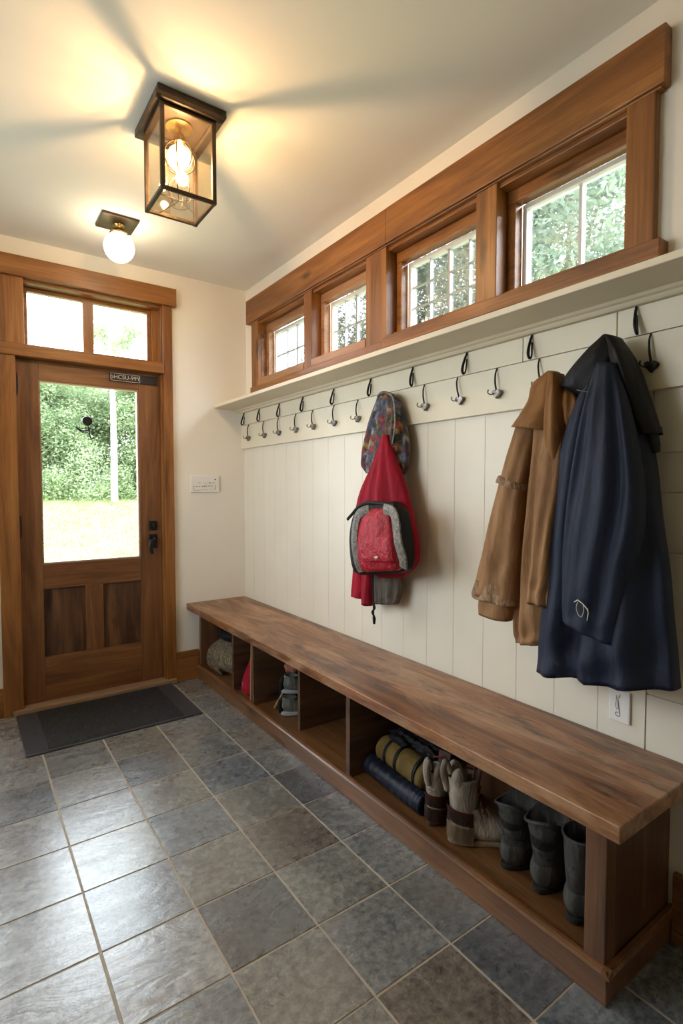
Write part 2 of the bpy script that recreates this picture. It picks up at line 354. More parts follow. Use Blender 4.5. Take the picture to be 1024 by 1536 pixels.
def tag(o, label=None, cat=None, group=None, kind=None):
    if label: o['label'] = label
    if cat: o['category'] = cat
    if group: o['group'] = group
    if kind: o['kind'] = kind
    return o
def empty(name, loc=(0, 0, 0)):
    o = bpy.data.objects.new(name, None); COL.objects.link(o); o.location = loc; o.empty_display_size = .05; return o
def root_of(o):
    v = Vector(o.location)
    while o.parent: o = o.parent; v += Vector(o.location)
    return v
def obj(name, bm, mat, parent=None, smooth=False, bevel=0., own_origin=True, subsurf=0, label=None):
    bmesh.ops.recalc_face_normals(bm, faces=bm.faces)
    me = bpy.data.meshes.new(name)
    if parent is not None: off = root_of(parent)
    elif own_origin:
        co = np.array([v.co for v in bm.verts]); mn, mx = co.min(0), co.max(0); off = Vector(((mn[0]+mx[0])/2, (mn[1]+mx[1])/2, mn[2]))
    else: off = Vector((0, 0, 0))
    bmesh.ops.translate(bm, verts=bm.verts, vec=-off)
    bm.to_mesh(me); bm.free()
    mats = mat if isinstance(mat, (list, tuple)) else [mat]
    for q in mats: me.materials.append(MT[q] if isinstance(q, str) else q)
    o = bpy.data.objects.new(name, me); COL.objects.link(o)
    if parent is not None: o.parent = parent
    else: o.location = off
    if smooth:
        for p in me.polygons: p.use_smooth = True
    if bevel:
        b = o.modifiers.new('bevel', 'BEVEL'); b.width = bevel; b.segments = 2; b.limit_method = 'ANGLE'; b.angle_limit = math.radians(40)
    if subsurf:
        b = o.modifiers.new('sub', 'SUBSURF'); b.levels = subsurf; b.render_levels = subsurf
    if label: o['label'] = label
    return o
def copy_tree(o, parent=None):
    c = o.copy(); COL.objects.link(c)
    if parent: c.parent = parent
    for ch in list(o.children): copy_tree(ch, c)
    return c
def struct(name, bm, mat, parent=None, **kw):
    o = obj(name, bm, mat, parent, own_origin=False, **kw)
    if parent is None: o['kind'] = 'structure'
    return o

H = 2.753
XL, YB = -2.75, -5.6          # left wall, back wall
# ------------------------------------------------------------------ room shell
# far wall (y 0..0.16) with the door and transom opening
struct('wall_far', B((XL-.16, -2.5, 0, .16, 0, H), (-1.72, -1.45, 0, .16, 0, H), (-2.5, -1.72, 0, .16, 0, .35), (-2.5, -1.72, 0, .16, 2.35, H), (-.60, .16, 0, .16, 0, H), (-1.45, -.60, 0, .16, 2.53, H)), 'plaster')
# right wall with one strip of clerestory openings
OPEN = [(-.85, -.24), (-1.45, -.935), (-2.155, -1.607), (-2.74, -2.255)]
wr = [(0, .16, YB, 0, 0, 1.99), (0, .16, YB, 0, 2.502, H), (0, .16, -.228, 0, 1.99, 2.502), (0, .16, YB, -2.752, 1.99, 2.502)]
for i in range(3): wr.append((0, .16, OPEN[i+1][1]+.008, OPEN[i][0]-.008, 1.99, 2.502))
struct('wall_right', B(*wr), 'plaster')
struct('wall_left', B((XL-.16, XL, -.7, 0, 0, H), (XL-.16, XL, YB, -2.1, 0, H), (XL-.16, XL, -2.1, -.7, 0, 1.1), (XL-.16, XL, -2.1, -.7, 2.35, H)), 'plaster')
struct('wall_back', B((XL-.16, .16, YB-.16, YB, 0, H)), 'plaster')
struct('ceiling', B((XL-.16, .16, YB-.16, .16, H, H+.1)), 'ceiling')

# floor: grout bed and individual slate tiles in one mesh
TX = [-.575-.2795*k for k in range(-3, 9)]; TY = [-1.733-.277*k for k in range(-8, 15)]
tints = {}
def T(c, r, col): tints[(c, r)] = col
G, DG, BL, LG, BR, OL = (.185, .185, .178), (.10, .104, .11), (.145, .158, .168), (.25, .248, .24), (.165, .138, .112), (.19, .183, .16)
# columns: A x<-1.41, B, C, D, E (by the bench); rows counted from the first row south of y=-1.733
for r, cols in {-5: (G, OL, G, OL, OL), -4: (LG, G, LG, G, G), -3: (LG, G, OL, G, G), -2: (BL, LG, BL, G, OL), -1: (LG, LG, OL, BL, G), 0: (LG, LG, BL, OL, DG), 1: (LG, BL, OL, BR, G), 2: (LG, LG, DG, OL, G), 3: (LG, BL, OL, G, BL), 4: (LG, BL, OL, BR, DG), 5: (G, G, G, BL, BL)}.items():  # pale tints of the left columns partly hold the floor sheen as colour
    for k, c in enumerate(cols): T(k, r, c)
# shift so that the row between y=-1.733 and -2.010 is row 1
fl = bmesh.new(); box(fl, XL-.16, .16, YB-.16, .16, -.12, -.0022)
c1 = fl.loops.layers.float_color.new('tint'); c2 = fl.loops.layers.float_color.new('shift')
for f in fl.faces: f.material_index = 1
for i, xr in enumerate(TX[:-1]):
    xl = TX[i+1]
    for j, yt in enumerate(TY[:-1]):
        yb = TY[j+1]
        x0, x1, y0, y1 = max(xl, XL), min(xr, 0.), max(yb, YB), min(yt, 0.0)
        if x1-x0 < .02 or y1-y0 < .02: continue
        g = .0042; colk = 4-(i-2) if False else None
        name_c = {2: 4, 3: 3, 4: 2, 5: 1, 6: 0, 7: 0}.get(i)      # column letter index from the bench outwards
        row = (j-8)+1
        col = tints.get((name_c, row)) if name_c is not None else None
        if col is None: col = rnd.choice([G, LG, BL, OL, G, DG])
        k = .92+.16*rnd.random(); col = (col[0]*k*.93, col[1]*k, col[2]*k*1.10); sh = (rnd.random(), rnd.random(), rnd.random(), 1)
        jit = lambda: rnd.uniform(-.0012, .0012)
        vs = [(x0+g+jit(), y0+g+jit()), (x1-g+jit(), y0+g+jit()), (x1-g+jit(), y1-g+jit()), (x0+g+jit(), y1-g+jit())]
        top = [fl.verts.new((a, b, 0)) for a, b in vs]; bot = [fl.verts.new((a+(.0015 if a < (x0+x1)/2 else -.0015)*-1, b+(.0015 if b < (y0+y1)/2 else -.0015)*-1, -.0045)) for a, b in vs]
        fs = [fl.faces.new(top)]+[fl.faces.new((bot[q], bot[(q+1) % 4], top[(q+1) % 4], top[q])) for q in range(4)]
        for f in fs:
            for lp in f.loops: lp[c1] = (*col, 1); lp[c2] = sh
struct('floor', fl, ['tile', 'grout'])

# wainscot: vertical boards, and horizontal boards at the near end
bm = bmesh.new(); y = -.0; k = 0
while y > -2.83:
    w = .158; y2 = max(y-w, -2.835)
    box(bm, -.024, 0, y2+.0005, y-.0005, .0, 1.62); y = y2; k += 1
    if y <= -2.834: break
box(bm, -.018, 0, -2.835, 0, 0, 1.62)
for z0, z1 in ((0, .70), (.703, .918), (.921, 1.134), (1.137, 1.31), (1.313, 1.426), (1.429, 1.62)): box(bm, -.024, 0, YB, -2.838, z0, z1)
box(bm, -.018, 0, YB, -2.838, 0, 1.62)
struct('wall_right_panelling', bm, 'panel', bevel=.001)

# baseboards
struct('baseboard_far', B((XL, -1.545, -.022, 0, 0, .17), (-.545, -.388, -.022, 0, 0, .2)), 'trim_x', bevel=.003)
struct('baseboard_right', B((-.046, -.024, YB, -2.931, 0, .205)), 'bench_y', bevel=.003)
struct('baseboard_left', B((XL, XL+.02, YB, 0, 0, .17)), 'trim_y', bevel=.003)

# door casing
struct('trim_1', B((-1.545, -1.445, -.024, 0, 0, 2.085)), 'trim_z', bevel=.003)
struct('trim_2', B((-.607, -.545, -.024, 0, 0, 2.535)), 'trim_z', bevel=.003)
struct('trim_3', B((-1.66, -.52, -.045, 0, 2.529, 2.643)), 'trim_x', bevel=.003)
struct('trim_4', B((-1.535, -.607, -.036, .12, 2.082, 2.153)), 'trim_x', bevel=.004)
struct('trim_5', B((-1.515, -1.395, -.022, .0, 2.153, 2.53), (-1.45, -1.395, .0, .12, 2.153, 2.53)), 'trim_z', bevel=.003)
struct('trim_6', B((-.655, -.60, .06, .15, 2.153, 2.53), (-.615, -.6, 0, .16, 0, 2.53), (-1.45, -1.441, 0, .16, 0, 2.085)), 'trim_z', bevel=.002)
struct('trim_7', B((-1.395, -.61, .0, .12, 2.512, 2.53)), 'trim_x', bevel=.002)
struct('trim_8', B((-1.50, -.55, -.045, .2, 0, .032)), 'threshold', bevel=.006)

# transom window
w1 = struct('window_1', B((-1.395, -1.37, .08, .12, 2.153, 2.512), (-.68, -.655, .08, .12, 2.153, 2.512), (-1.37, -.68, .08, .12, 2.153, 2.168), (-1.37, -.68, .08, .12, 2.49, 2.512)), 'trim_x', bevel=.002)
struct('mullion', B((-1.07, -1.01, .07, .125, 2.168, 2.49)), 'trim_z', w1, bevel=.003)
struct('pane', B((-1.385, -1.06, .098, .102, 2.16, 2.5)), 'glass', w1)
struct('pane', B((-1.02, -.67, .098, .102, 2.16, 2.5)), 'glass', w1)

# front door
d = empty('door_1', (-1.02, .06, .035)); d['kind'] = 'structure'
Y0, Y1 = .035, .08
obj('stile', B((-1.44, -1.325, Y0, Y1, .034, 2.0815)), 'door_z', d, bevel=.003)
obj('stile', B((-.755, -.616, Y0, Y1, .034, 2.0815)), 'door_z', d, bevel=.003)
obj('rail', B((-1.325, -.755, Y0, Y1, 1.968, 2.0815)), 'door_x', d, bevel=.003)
obj('rail', B((-1.325, -.755, Y0, Y1, .715, .868)), 'door_x', d, bevel=.003)
obj('rail', B((-1.325, -.755, Y0, Y1, .034, .30)), 'door_x', d, bevel=.003)
obj('middle_stile', B((-1.094, -.99, Y0, Y1, .30, .715)), 'door_z', d, bevel=.003)
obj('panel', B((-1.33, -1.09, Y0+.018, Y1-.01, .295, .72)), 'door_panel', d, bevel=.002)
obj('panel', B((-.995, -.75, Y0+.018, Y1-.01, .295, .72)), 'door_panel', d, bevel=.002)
obj('glass_bead', B((-1.325, -1.317, Y0+.004, Y1, .868, 1.968), (-.763, -.755, Y0+.004, Y1, .868, 1.968), (-1.317, -.763, Y0+.004, Y1, .868, .876), (-1.317, -.763, Y0+.004, Y1, 1.96, 1.968)), 'threshold', d)
obj('glass_pane', B((-1.32, -.76, .056, .062, .87, 1.966)), 'glass', d)
bm = B((-.70, -.648, .026, Y0, .925, 1.02)); tube(bm, [(-.675, .03, .99), (-.675, -.018, .99)], .009)
hd = obj('handle', bm, 'iron', d, bevel=.004)
bm = bmesh.new(); tube(bm, curve_pts([(-.672, -.02, .992), (-.70, -.026, .975), (-.705, -.026, .93), (-.696, -.024, .892)]), [.012]*8+[.014]*8+[.012]*8+[.008], flat=.8)
obj('lever', bm, 'iron', hd, smooth=True)
bm = B((-.70, -.648, .022, Y0, 1.045, 1.11)); lathe_c = tube(bm, [(-.672, .03, 1.08), (-.672, .008, 1.08)], .018)
obj('deadbolt', bm, 'iron', d, bevel=.005)
for z in (1.93, 1.10):
    bm = B((-1.447, -1.43, .028, .04, z-.05, z+.05)); tube(bm, [(-1.443, .024, z-.065), (-1.443, .024, z+.065)], .011)
    obj('hinge', bm, 'iron', d)

def text_mesh(txt, size, mat, name, origin, xdir, zdir, parent, depth=.0008, font=None):
    cu = bpy.data.curves.new('t', 'FONT'); cu.body = txt; cu.size = size; cu.extrude = depth; cu.align_x = 'CENTER'; cu.align_y = 'CENTER'
    to = bpy.data.objects.new('t', cu); COL.objects.link(to); dg = bpy.context.evaluated_depsgraph_get()
    me = bpy.data.meshes.new_from_object(to.evaluated_get(dg)); bpy.data.objects.remove(to)
    xd, zd = Vector(xdir), Vector(zdir); R = Matrix((xd, zd, xd.cross(zd))).transposed().to_4x4(); R.translation = Vector(origin)-root_of(parent)
    me.transform(R); me.name = name; me.materials.append(MT[mat])
    o = bpy.data.objects.new(name, me); COL.objects.link(o); o.parent = parent; return o
s = tag(empty('door_sign', (-.79, .03, 2.012)), 'small black sign plate with pale lettering on the top rail of the front door', 'sign')
obj('plate', B((-.932, -.635, .024, Y0-.001, 2.008, 2.062)), 'black_plastic', s, bevel=.003)
obj('border', B((-.925, -.745, .022, .0245, 2.056, 2.0585), (-.925, -.745, .022, .0245, 2.0115, 2.014), (-.925, -.9225, .022, .0245, 2.0115, 2.0585), (-.7475, -.745, .022, .0245, 2.0115, 2.0585)), 'silver_ink', s)
t = text_mesh('oHCSU-99Y', .036, 'silver_ink', 'lettering', (-.836, .0235, 2.036), (1, 0, 0), (0, 0, 1), s)
t.scale = (1, 1, 1)

o_ = tag(empty('glass_ornament', (-1.06, .05, 1.63)), 'black round ornament with curled wire stuck on the glass of the front door', 'ornament')
bm = bmesh.new(); tube(bm, [(-1.062, .055, 1.745), (-1.062, .035, 1.745)], [.032, .028], 24); obj('disc', bm, 'iron', o_, smooth=False, bevel=.003)
bm = bmesh.new(); tube(bm, curve_pts([(-1.062, .045, 1.72), (-1.055, .04, 1.70), (-1.05, .042, 1.66), (-1.04, .045, 1.628)]), [.004+.004*max(0, 1-abs(i-9)/4) for i in range(25)], 8)
tube(bm, curve_pts([(-1.13, .04, 1.705), (-1.10, .036, 1.685), (-1.075, .036, 1.683), (-1.055, .04, 1.69)]), .0045, 8)
tube(bm, curve_pts([(-1.125, .04, 1.695), (-1.09, .036, 1.672), (-1.06, .04, 1.672)]), .003, 8)
tube(bm, curve_pts([(-1.055, .04, 1.705), (-1.035, .032, 1.695), (-1.018, .032, 1.70), (-1.02, .038, 1.715), (-1.035, .044, 1.73)]), .003, 8)
obj('wire', bm, 'iron', o_, smooth=True)

# ------------------------------------------------------------------ clerestory
struct('trim_9', B((-.042, 0, -2.852, -1.6205, 2.484, 2.647), (-.0415, 0, -1.619, -.085, 2.484, 2.6465), (-.032, 0, -2.84, -.10, 2.478, 2.484)), 'trim_y', bevel=.003)
struct('trim_10', B((-.028, .0, -.245, -.145, 2.03, 2.484)), 'trim_z', bevel=.003)
for i, (a, b) in enumerate([(-.935, -.85), (-1.607, -1.45), (-2.255, -2.155)]):
    struct('trim_%d' % (11+i), B((-.026, .14, a, b, 2.03, 2.5)), 'trim_z', bevel=.003)
struct('trim_14', B((-.030, .0, -2.825, -2.74, 2.045, 2.484)), 'trim_z', bevel=.003)
struct('trim_15', B((-.052, .13, -2.855, -1.61, 1.992, 2.046), (-.04, .13, -1.61, -.145, 1.992, 2.034)), 'trim_y', bevel=.004)
struct('trim_16', B((-.012, .14, -2.745, -.235, 2.462, 2.5), (.0, .14, -.245, -.235, 2.03, 2.5), (.0, .14, -2.745, -2.735, 2.03, 2.5)), 'trim_y', bevel=.003)
struct('trim_17', B((-.02, 0, YB, 0, 1.911, 1.992)), 'plaster')
GL = [(-.84, -.27), (-1.44, -.955), (-2.15, -1.63), (-2.735, -2.275)]
for i, (a, b) in enumerate(OPEN):
    z0, z1 = 2.046 if i > 1 else 2.034, 2.462
    # wooden sash
    so = .035
    zb = z0+.035 if i > 1 else z0+.045
    wn = struct('window_%d' % (i+2), B((.04, .085, b-so, b-.001, zb, z1-.05), (.04, .085, a+.001, a+so*.4, zb, z1-.05), (.039, .085, a+.001, b-.001, z1-.05, z1-.001), (.02 if i > 1 else -.03, .085, a+.001, b-.001, z0+.001, zb)), 'sash' if i < 2 else 'trim_y', bevel=.003)
    fa, fb, f0, f1 = a+so*.4, b-so, zb, z1-.05
    t_ = .018
    struct('white_frame', B((.0855, .12, fb-t_, fb, f0+t_*.8, f1-t_), (.0855, .12, fa, fa+t_*.6, f0+t_*.8, f1-t_), (.0855, .12, fa, fb, f1-t_, f1), (.0855, .12, fa, fb, f0, f0+t_*.8)), 'white_frame', wn, bevel=.002)
    struct('pane', B((.104, .108, fa, fb, f0, f1)), 'glass', wn)
    bx = []; ga, gb, g0, g1 = fa+t_*.6, fb-t_, f0+t_*.8, f1-t_
    if i == 3:
        ym = (ga+gb)/2-.01; bx.append((.095, .118, ym-.006, ym+.006, g0, g1))
    else:
        nc, nr = (4, 3) if i == 2 else (4, 2)
        for k in range(1, nc):
            yy = gb+(ga-gb)*k/nc; w_ = .006 if k == 2 else .0022; bx.append((.098, .114, yy-w_, yy+w_, g0, g1))
        for k in range(1, nr):
            zz = g0+(g1-g0)*k/nr; bx.append((.099, .113, ga, gb, zz-.0022, zz+.0022))
    struct('grille', B(*bx), 'white_frame' if i == 3 else 'grille', wn)

# ------------------------------------------------------------------ shelf and hook rail
sh = tag(empty('wall_shelf', (-.1, -1.9, 1.86)), 'long cream painted shelf running under the high windows above the coat hooks', 'shelf')
obj('shelf_board', B((-.251, -.0, -3.6, -.001, 1.890, 1.911)), 'shelf', sh, bevel=.003)
bm = bmesh.new(); pr = [(-.001, 1.868), (-.060, 1.868), (-.066, 1.873), (-.07, 1.879), (-.082, 1.882), (-.088, 1.890), (-.001, 1.890)]
extrude_outline(bm, [(x, -.001, z) for x, z in pr], (0, -3.6, 0)); obj('cove_moulding', bm, 'shelf', sh)
hr = tag(empty('hook_rail', (-.03, -1.9, 1.61)), 'cream painted board rail along the bench wall holding two rows of coat hooks', 'hook rail')
obj('rail_board', B((-.045, -.001, -3.6, -.001, 1.612, 1.778)), 'rail', hr, bevel=.002)
obj('rail_board', B((-.043, -.001, -2.392, -.001, 1.7805, 1.867), (-.043, -.001, -2.731, -2.3945, 1.7805, 1.867), (-.043, -.001, -3.6, -2.734, 1.7805, 1.867)), 'rail', hr, bevel=.0015)

# hooks --------------------------------------------------------------
def heart(y, z, s, x0, x1):
    pts = []
    for k in range(28):
        t = 2*PI*k/28; pts.append((x0, y+s*16*math.sin(t)**3/16, z+s*(13*math.cos(t)-5*math.cos(2*t)-2*math.cos(3*t)-math.cos(4*t))/16))
    return pts
def lower_hook(mat):
    r = empty('coat_hook', (-.046, 0, 1.66))
    bm = bmesh.new(); tube(bm, curve_pts([(-.047, .010, 1.776), (-.056, .009, 1.755), (-.062, .004, 1.725), (-.062, -.001, 1.70), (-.058, -.002, 1.690)]), [.0028]*8+[.0033]*8+[.0036]*17, 8)
    obj('stem', bm, 'iron', r, smooth=True)
    bm = bmesh.new()
    extrude_outline(bm, heart(-.003, 1.680, .018, -.0465, 0), (-.020, 0, 0)); obj('heart_plate', bm, mat, r, bevel=.005)
    bm = bmesh.new(); tube(bm, curve_pts([(-.060, .002, 1.684), (-.076, .008, 1.676), (-.086, .016, 1.682), (-.082, .018, 1.694)]), [.0022]*18+[.003]*6+[.003], 8); obj('prong', bm, mat, r, smooth=True)
    return r
def upper_hook():
    r = empty('coat_hook', (-.046, 0, 1.775))
    bm = bmesh.new(); tube(bm, curve_pts([(-.046, .004, 1.866), (-.054, .004, 1.845), (-.066, .001, 1.812), (-.072, -.004, 1.79), (-.066, -.006, 1.780), (-.056, -.004, 1.790), (-.050, 0, 1.815), (-.047, .003, 1.84)]), [.0032+.0022*math.sin(PI*min(1, i/40)) for i in range(57)], 8)
    obj('loop', bm, 'iron', r, smooth=True)
    bm = bmesh.new(); lathe(bm, [(.001, -.004), (.004, -.002), (.004, .002), (.001, .004)], (-.048, .004, 1.858), 10); obj('screw', bm, 'iron', r)
    return r
LOW = [-.138, -.385, -.585, -.798, -.998, -1.205, -1.42, -1.66, -1.905, -2.105, -2.29, -2.48, -2.838]
UP = [-.063, -.307, -.589, -.877, -1.2, -1.52, -1.823, -2.134, -2.437, -2.795]
ordn = ['first', 'second', 'third', 'fourth', 'fifth', 'sixth', 'seventh', 'eighth', 'ninth', 'tenth']
lp = lower_hook('pewter'); lb = None
for i, y in enumerate(LOW):
    o = lp if i == 0 else copy_tree(lp)
    o.location = (-.046, y, 1.66)
    o.rotation_euler = (rnd.uniform(-.08, .08), 0, rnd.uniform(-.15, .15))
    if i == 12: lab = 'black heart shaped coat hook alone to the right of the navy coat, lower row'
    elif i == 11: lab = 'lower row coat hook just above the brown collar of the tan jacket'
    elif i == 10: lab = 'lower row heart shaped coat hook nearest to the left of the tan jacket'
    elif i == 9: lab = 'lower row heart shaped coat hook second to the left of the tan jacket'
    elif i == 8: lab = 'lower row coat hook just to the right of the floral bag and red backpack'
    elif i == 7: lab = 'lower row coat hook carrying the floral bag and red backpack'
    else: lab = 'dark pewter heart shaped coat hook, %s from the door wall in the lower row' % ordn[i]
    tag(o, lab, 'coat hook', 'heart shaped hooks in the lower row')
    if i == 12:
        for ch in o.children:
            if len(ch.data.materials): ch.data = ch.data.copy(); ch.data.materials[0] = MT['iron']
lp.children[0].data.name = 'stem'
up_ = upper_hook()
for i, y in enumerate(UP):
    o = up_ if i == 0 else copy_tree(up_)
    o.location = (-.046, y, 1.775); o.rotation_euler = (rnd.uniform(-.05, .05), 0, rnd.uniform(-.2, .2))
    if i == 9: lab = 'black loop coat hook right of the navy coat just under the shelf'
    elif i == 8: lab = 'black loop coat hook under the shelf above the tan jacket'
    else: lab = 'black loop coat hook under the shelf, %s from the door wall in the upper row' % ordn[i]
    tag(o, lab, 'coat hook', 'black loop hooks in the upper row')

# wall plates ----------------------------------------------------------
p_ = tag(empty('wall_plate', (-.323, 0, 1.295)), 'white rectangular switch plate with faint grey markings between door and bench', 'wall plate')
obj('cover', B((-.427, -.22, -.010, -.0005, 1.297, 1.416)), 'plate', p_, bevel=.004)
bx = []
def mk(u0, u1, v0, v1):   # marks measured in the plate's own width and height
    bx.append((-.427+.207*u0, -.427+.207*u1, -.0112, -.0095, 1.297+.119*(1-v1), 1.297+.119*(1-v0)))
for q in [(.26, .30, .42, .46), (.31, .36, .43, .445), (.42, .62, .43, .442), (.64, .69, .40, .46), (.74, .84, .42, .45), (.83, .88, .20, .27), (.10, .16, .64, .65), (.17, .23, .63, .66), (.26, .31, .63, .66), (.36, .42, .62, .66), (.45, .47, .58, .68), (.49, .51, .60, .66), (.54, .555, .58, .68), (.60, .64, .60, .64), (.66, .70, .61, .63), (.73, .745, .58, .66), (.86, .87, .56, .84), (.10, .108, .60, .86), (.10, .34, .86, .875), (.36, .60, .83, .84), (.62, .86, .80, .81)]: mk(*q)
obj('markings', B(*bx), 'ink', p_)
p_ = tag(empty('outlet_plate', (-.024, -2.76, .588)), 'small white outlet plate with dark squiggle on the wall below the navy coat', 'wall plate')
obj('cover', B((-.034, -.0245, -2.793, -2.728, .588, .690)), 'plate', p_, bevel=.003)
bm = bmesh.new()
tube(bm, curve_pts([(-.0345, -2.752, .672), (-.0345, -2.752, .655), (-.0345, -2.749, .640), (-.0345, -2.754, .628), (-.0345, -2.758, .634), (-.0345, -2.757, .650), (-.0345, -2.756, .668)]), .0007, 6)
tube(bm, curve_pts([(-.0345, -2.757, .66), (-.0345, -2.76, .64), (-.0345, -2.762, .62), (-.0345, -2.764, .610), (-.0345, -2.757, .606), (-.0345, -2.750, .611), (-.0345, -2.752, .618), (-.0345, -2.759, .616)]), .0010, 6)
tube(bm, [(-.0345, -2.763, .676), (-.0345, -2.76, .666)], .001, 6)
obj('squiggle', bm, 'ink', p_, smooth=True)

# ------------------------------------------------------------------ door mat
mt = tag(empty('door_mat', (-1.04, -.34, .002)), 'black ribbed rubber door mat with smooth grey borders in front of the door', 'mat')
obj('mat_border', B((-1.487, -.59, -.622, -.046, .001, .010)), 'rubber', mt, bevel=.003)
obj('ribbed_centre', B((-1.385, -.69, -.60, -.062, .008, .0125)), 'ribbed', mt)

# ------------------------------------------------------------------ bench
bn = tag(empty('storage_bench', (-.2, -1.47, 0)), 'long rustic brown wooden shoe bench with open cubbies along the hook wall', 'bench')
bm = B((-.466, -.026, -2.988, -.002, .487, .531)); obj('bench_seat', bm, 'bench_top', bn, bevel=.0035)
obj('plinth', B((-.397, -.03, -2.928, -.024, 0, .083)), 'bench_y', bn, bevel=.003)
obj('cubby_floor', B((-.385, -.03, -2.915, -.024, .083, .090)), 'bench_y', bn)
bm = bmesh.new(); pr = [(-.396, .083), (-.408, .083), (-.409, .089), (-.402, .094), (-.399, .102), (-.388, .103), (-.384, .0905), (-.384, .083)]
rings = []
extrude_outline(bm, [(x, -.024, z) for x, z in pr], (0, -2.915, 0))
# return of the moulding round the near end
extrude_outline(bm, [(-.409, -2.939+(.0), z)if False else (-.408, -2.917-(-x-.384)*.95, z) for x, z in pr], (.378, 0, 0))
obj('plinth_moulding', bm, 'bench_y', bn)
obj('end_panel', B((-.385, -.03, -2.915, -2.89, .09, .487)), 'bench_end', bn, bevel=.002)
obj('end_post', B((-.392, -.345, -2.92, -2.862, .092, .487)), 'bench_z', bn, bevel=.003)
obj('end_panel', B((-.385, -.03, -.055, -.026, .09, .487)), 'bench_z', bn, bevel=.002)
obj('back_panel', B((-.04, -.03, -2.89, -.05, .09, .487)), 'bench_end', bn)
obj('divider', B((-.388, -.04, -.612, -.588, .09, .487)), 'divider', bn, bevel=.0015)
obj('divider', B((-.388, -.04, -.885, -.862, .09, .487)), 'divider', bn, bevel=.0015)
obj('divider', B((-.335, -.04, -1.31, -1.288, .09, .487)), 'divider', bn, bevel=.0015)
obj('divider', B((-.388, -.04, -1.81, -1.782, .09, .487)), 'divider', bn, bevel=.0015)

# --- things in the cubbies
def lump(bm, c, r, seed=0, n=(20, 14), amp=.12, freq=4.):
    rings = []
    for j in range(n[1]+1):
        ph = PI*j/n[1]; ring = []
        for k in range(n[0]):
            th = 2*PI*k/n[0]; dx, dy, dz = math.sin(ph)*math.cos(th), math.sin(ph)*math.sin(th), math.cos(ph)
            q = 1+amp*(math.sin(freq*dx+seed)+math.sin(freq*1.3*dy+seed*2.1)*math.cos(freq*dz+seed))*.7
            ring.append((c[0]+r[0]*dx*q+1e-5*math.cos(th), c[1]+r[1]*dy*q+1e-5*math.sin(th), c[2]+r[2]*dz*q))
        rings.append(ring)
    frame_ring(bm, rings); return bm
r = tag(empty('woven_bag', (-.27, -.32, .09)), 'lumpy straw coloured woven bag in the bench cubby nearest the door', 'bag')
bm = bmesh.new(); lump(bm, (-.27, -.32, .205), (.115, .20, .112), 1.3, amp=.09, freq=5); obj('bag_body', bm, 'straw', r, smooth=True, subsurf=1)
bm = bmesh.new()
for k in range(10):
    a = k/9*1.6-.8; tube(bm, curve_pts([(-.30, -.30+.12*math.sin(a), .305), (-.37, -.27+.16*a*.7, .24), (-.375, -.25+.17*a*.7, .15), (-.35, -.25+.17*a*.7, .105)], 5), .008, 6)
obj('fringe', bm, 'straw', r, smooth=True)
bm = bmesh.new(); lump(bm, (-.25, -.33, .36), (.10, .17, .055), 2.2, amp=.14, freq=6)
tag(obj('knitted_hat', bm, 'black_cloth', None, smooth=True), 'dark crumpled cloth piled on top of the straw coloured bag', 'cloth')
r = tag(empty('red_pouch', (-.28, -.72, .09)), 'bright red drawstring cloth pouch with orange band standing in the narrow second cubby', 'pouch')
bm = bmesh.new(); drape(bm, [(-.70, .335, -.77, .335, -.29, .02, .03, .004), (-.68, .27, -.79, .27, -.30, .03, .04, .006), (-.64, .19, -.80, .19, -.31, .035, .05, .009), (-.62, .13, -.81, .13, -.32, .04, .05, .010), (-.63, .096, -.81, .096, -.32, .035, .05, .008)], 32, 5, folds=((6., 0, .4),)); obj('pouch_body', bm, 'red', r, smooth=True)
bm = bmesh.new(); tube(bm, curve_pts([(-.21, -.67, .345), (-.29, -.68, .33), (-.305, -.75, .315), (-.29, -.80, .33), (-.22, -.81, .34)]), .013, 8, flat=.5); obj('orange_band', bm, 'orange', r, smooth=True)
bm = bmesh.new(); tube(bm, curve_pts([(-.345, -.66, .15), (-.352, -.655, .12), (-.35, -.67, .10), (-.35, -.70, .097), (-.345, -.73, .105)]), .006, 6); obj('drawstring', bm, 'webbing', r, smooth=True)
bm = bmesh.new(); lump(bm, (-.25, -.745, .395), (.075, .062, .048), .7, amp=.12, freq=5)
tag(obj('knitted_beanie', bm, 'black_cloth', None, smooth=True), 'black rolled beanie sitting above the red pouch in the second cubby', 'hat')
bm = bmesh.new(); extrude_outline(bm, [(-.384, -.828, .0905), (-.10, -.828, .0905), (-.10, -.845, .48), (-.384, -.845, .48)], (0, -.012, 0))
tag(obj('loose_board', bm, 'pale_board', None, bevel=.001), 'thin pale wooden board leaning against the divider beside the red pouch', 'board')

def shoe_rings(path, seg=20):
    """path rows: (cx, cz, tilt, half_len, half_width)"""
    A = arr_catmull(path, 5); rings = []
    for cx, cz, ti, hl, hw in A:
        ring = []
        for k in range(seg):
            t = 2*PI*k/seg; a, b = hl*math.cos(t), hw*math.sin(t)
            ring.append((cx+a*math.cos(ti), b, cz+a*math.sin(ti)))
        rings.append(ring)
    return rings
def place(bm, loc, rz, s=1.):
    bmesh.ops.transform(bm, matrix=Matrix.Translation(loc) @ Matrix.Rotation(rz, 4, 'Z') @ Matrix.Scale(s, 4), verts=bm.verts); return bm
def sole_bm(length, wid, h, heel=0.):
    bm = bmesh.new(); pts = []
    for k in range(36):
        t = 2*PI*k/36; x = math.cos(t); y = math.sin(t)
        wx = 1-.16*math.exp(-((x+.1)/.35)**2)+(.12*x)
        pts.append((length*(x*.5+.5)-.05, wid*.5*math.copysign(abs(y)**.8, y)*wx, 0))
    extrude_outline(bm, pts, (0, 0, h)); return bm

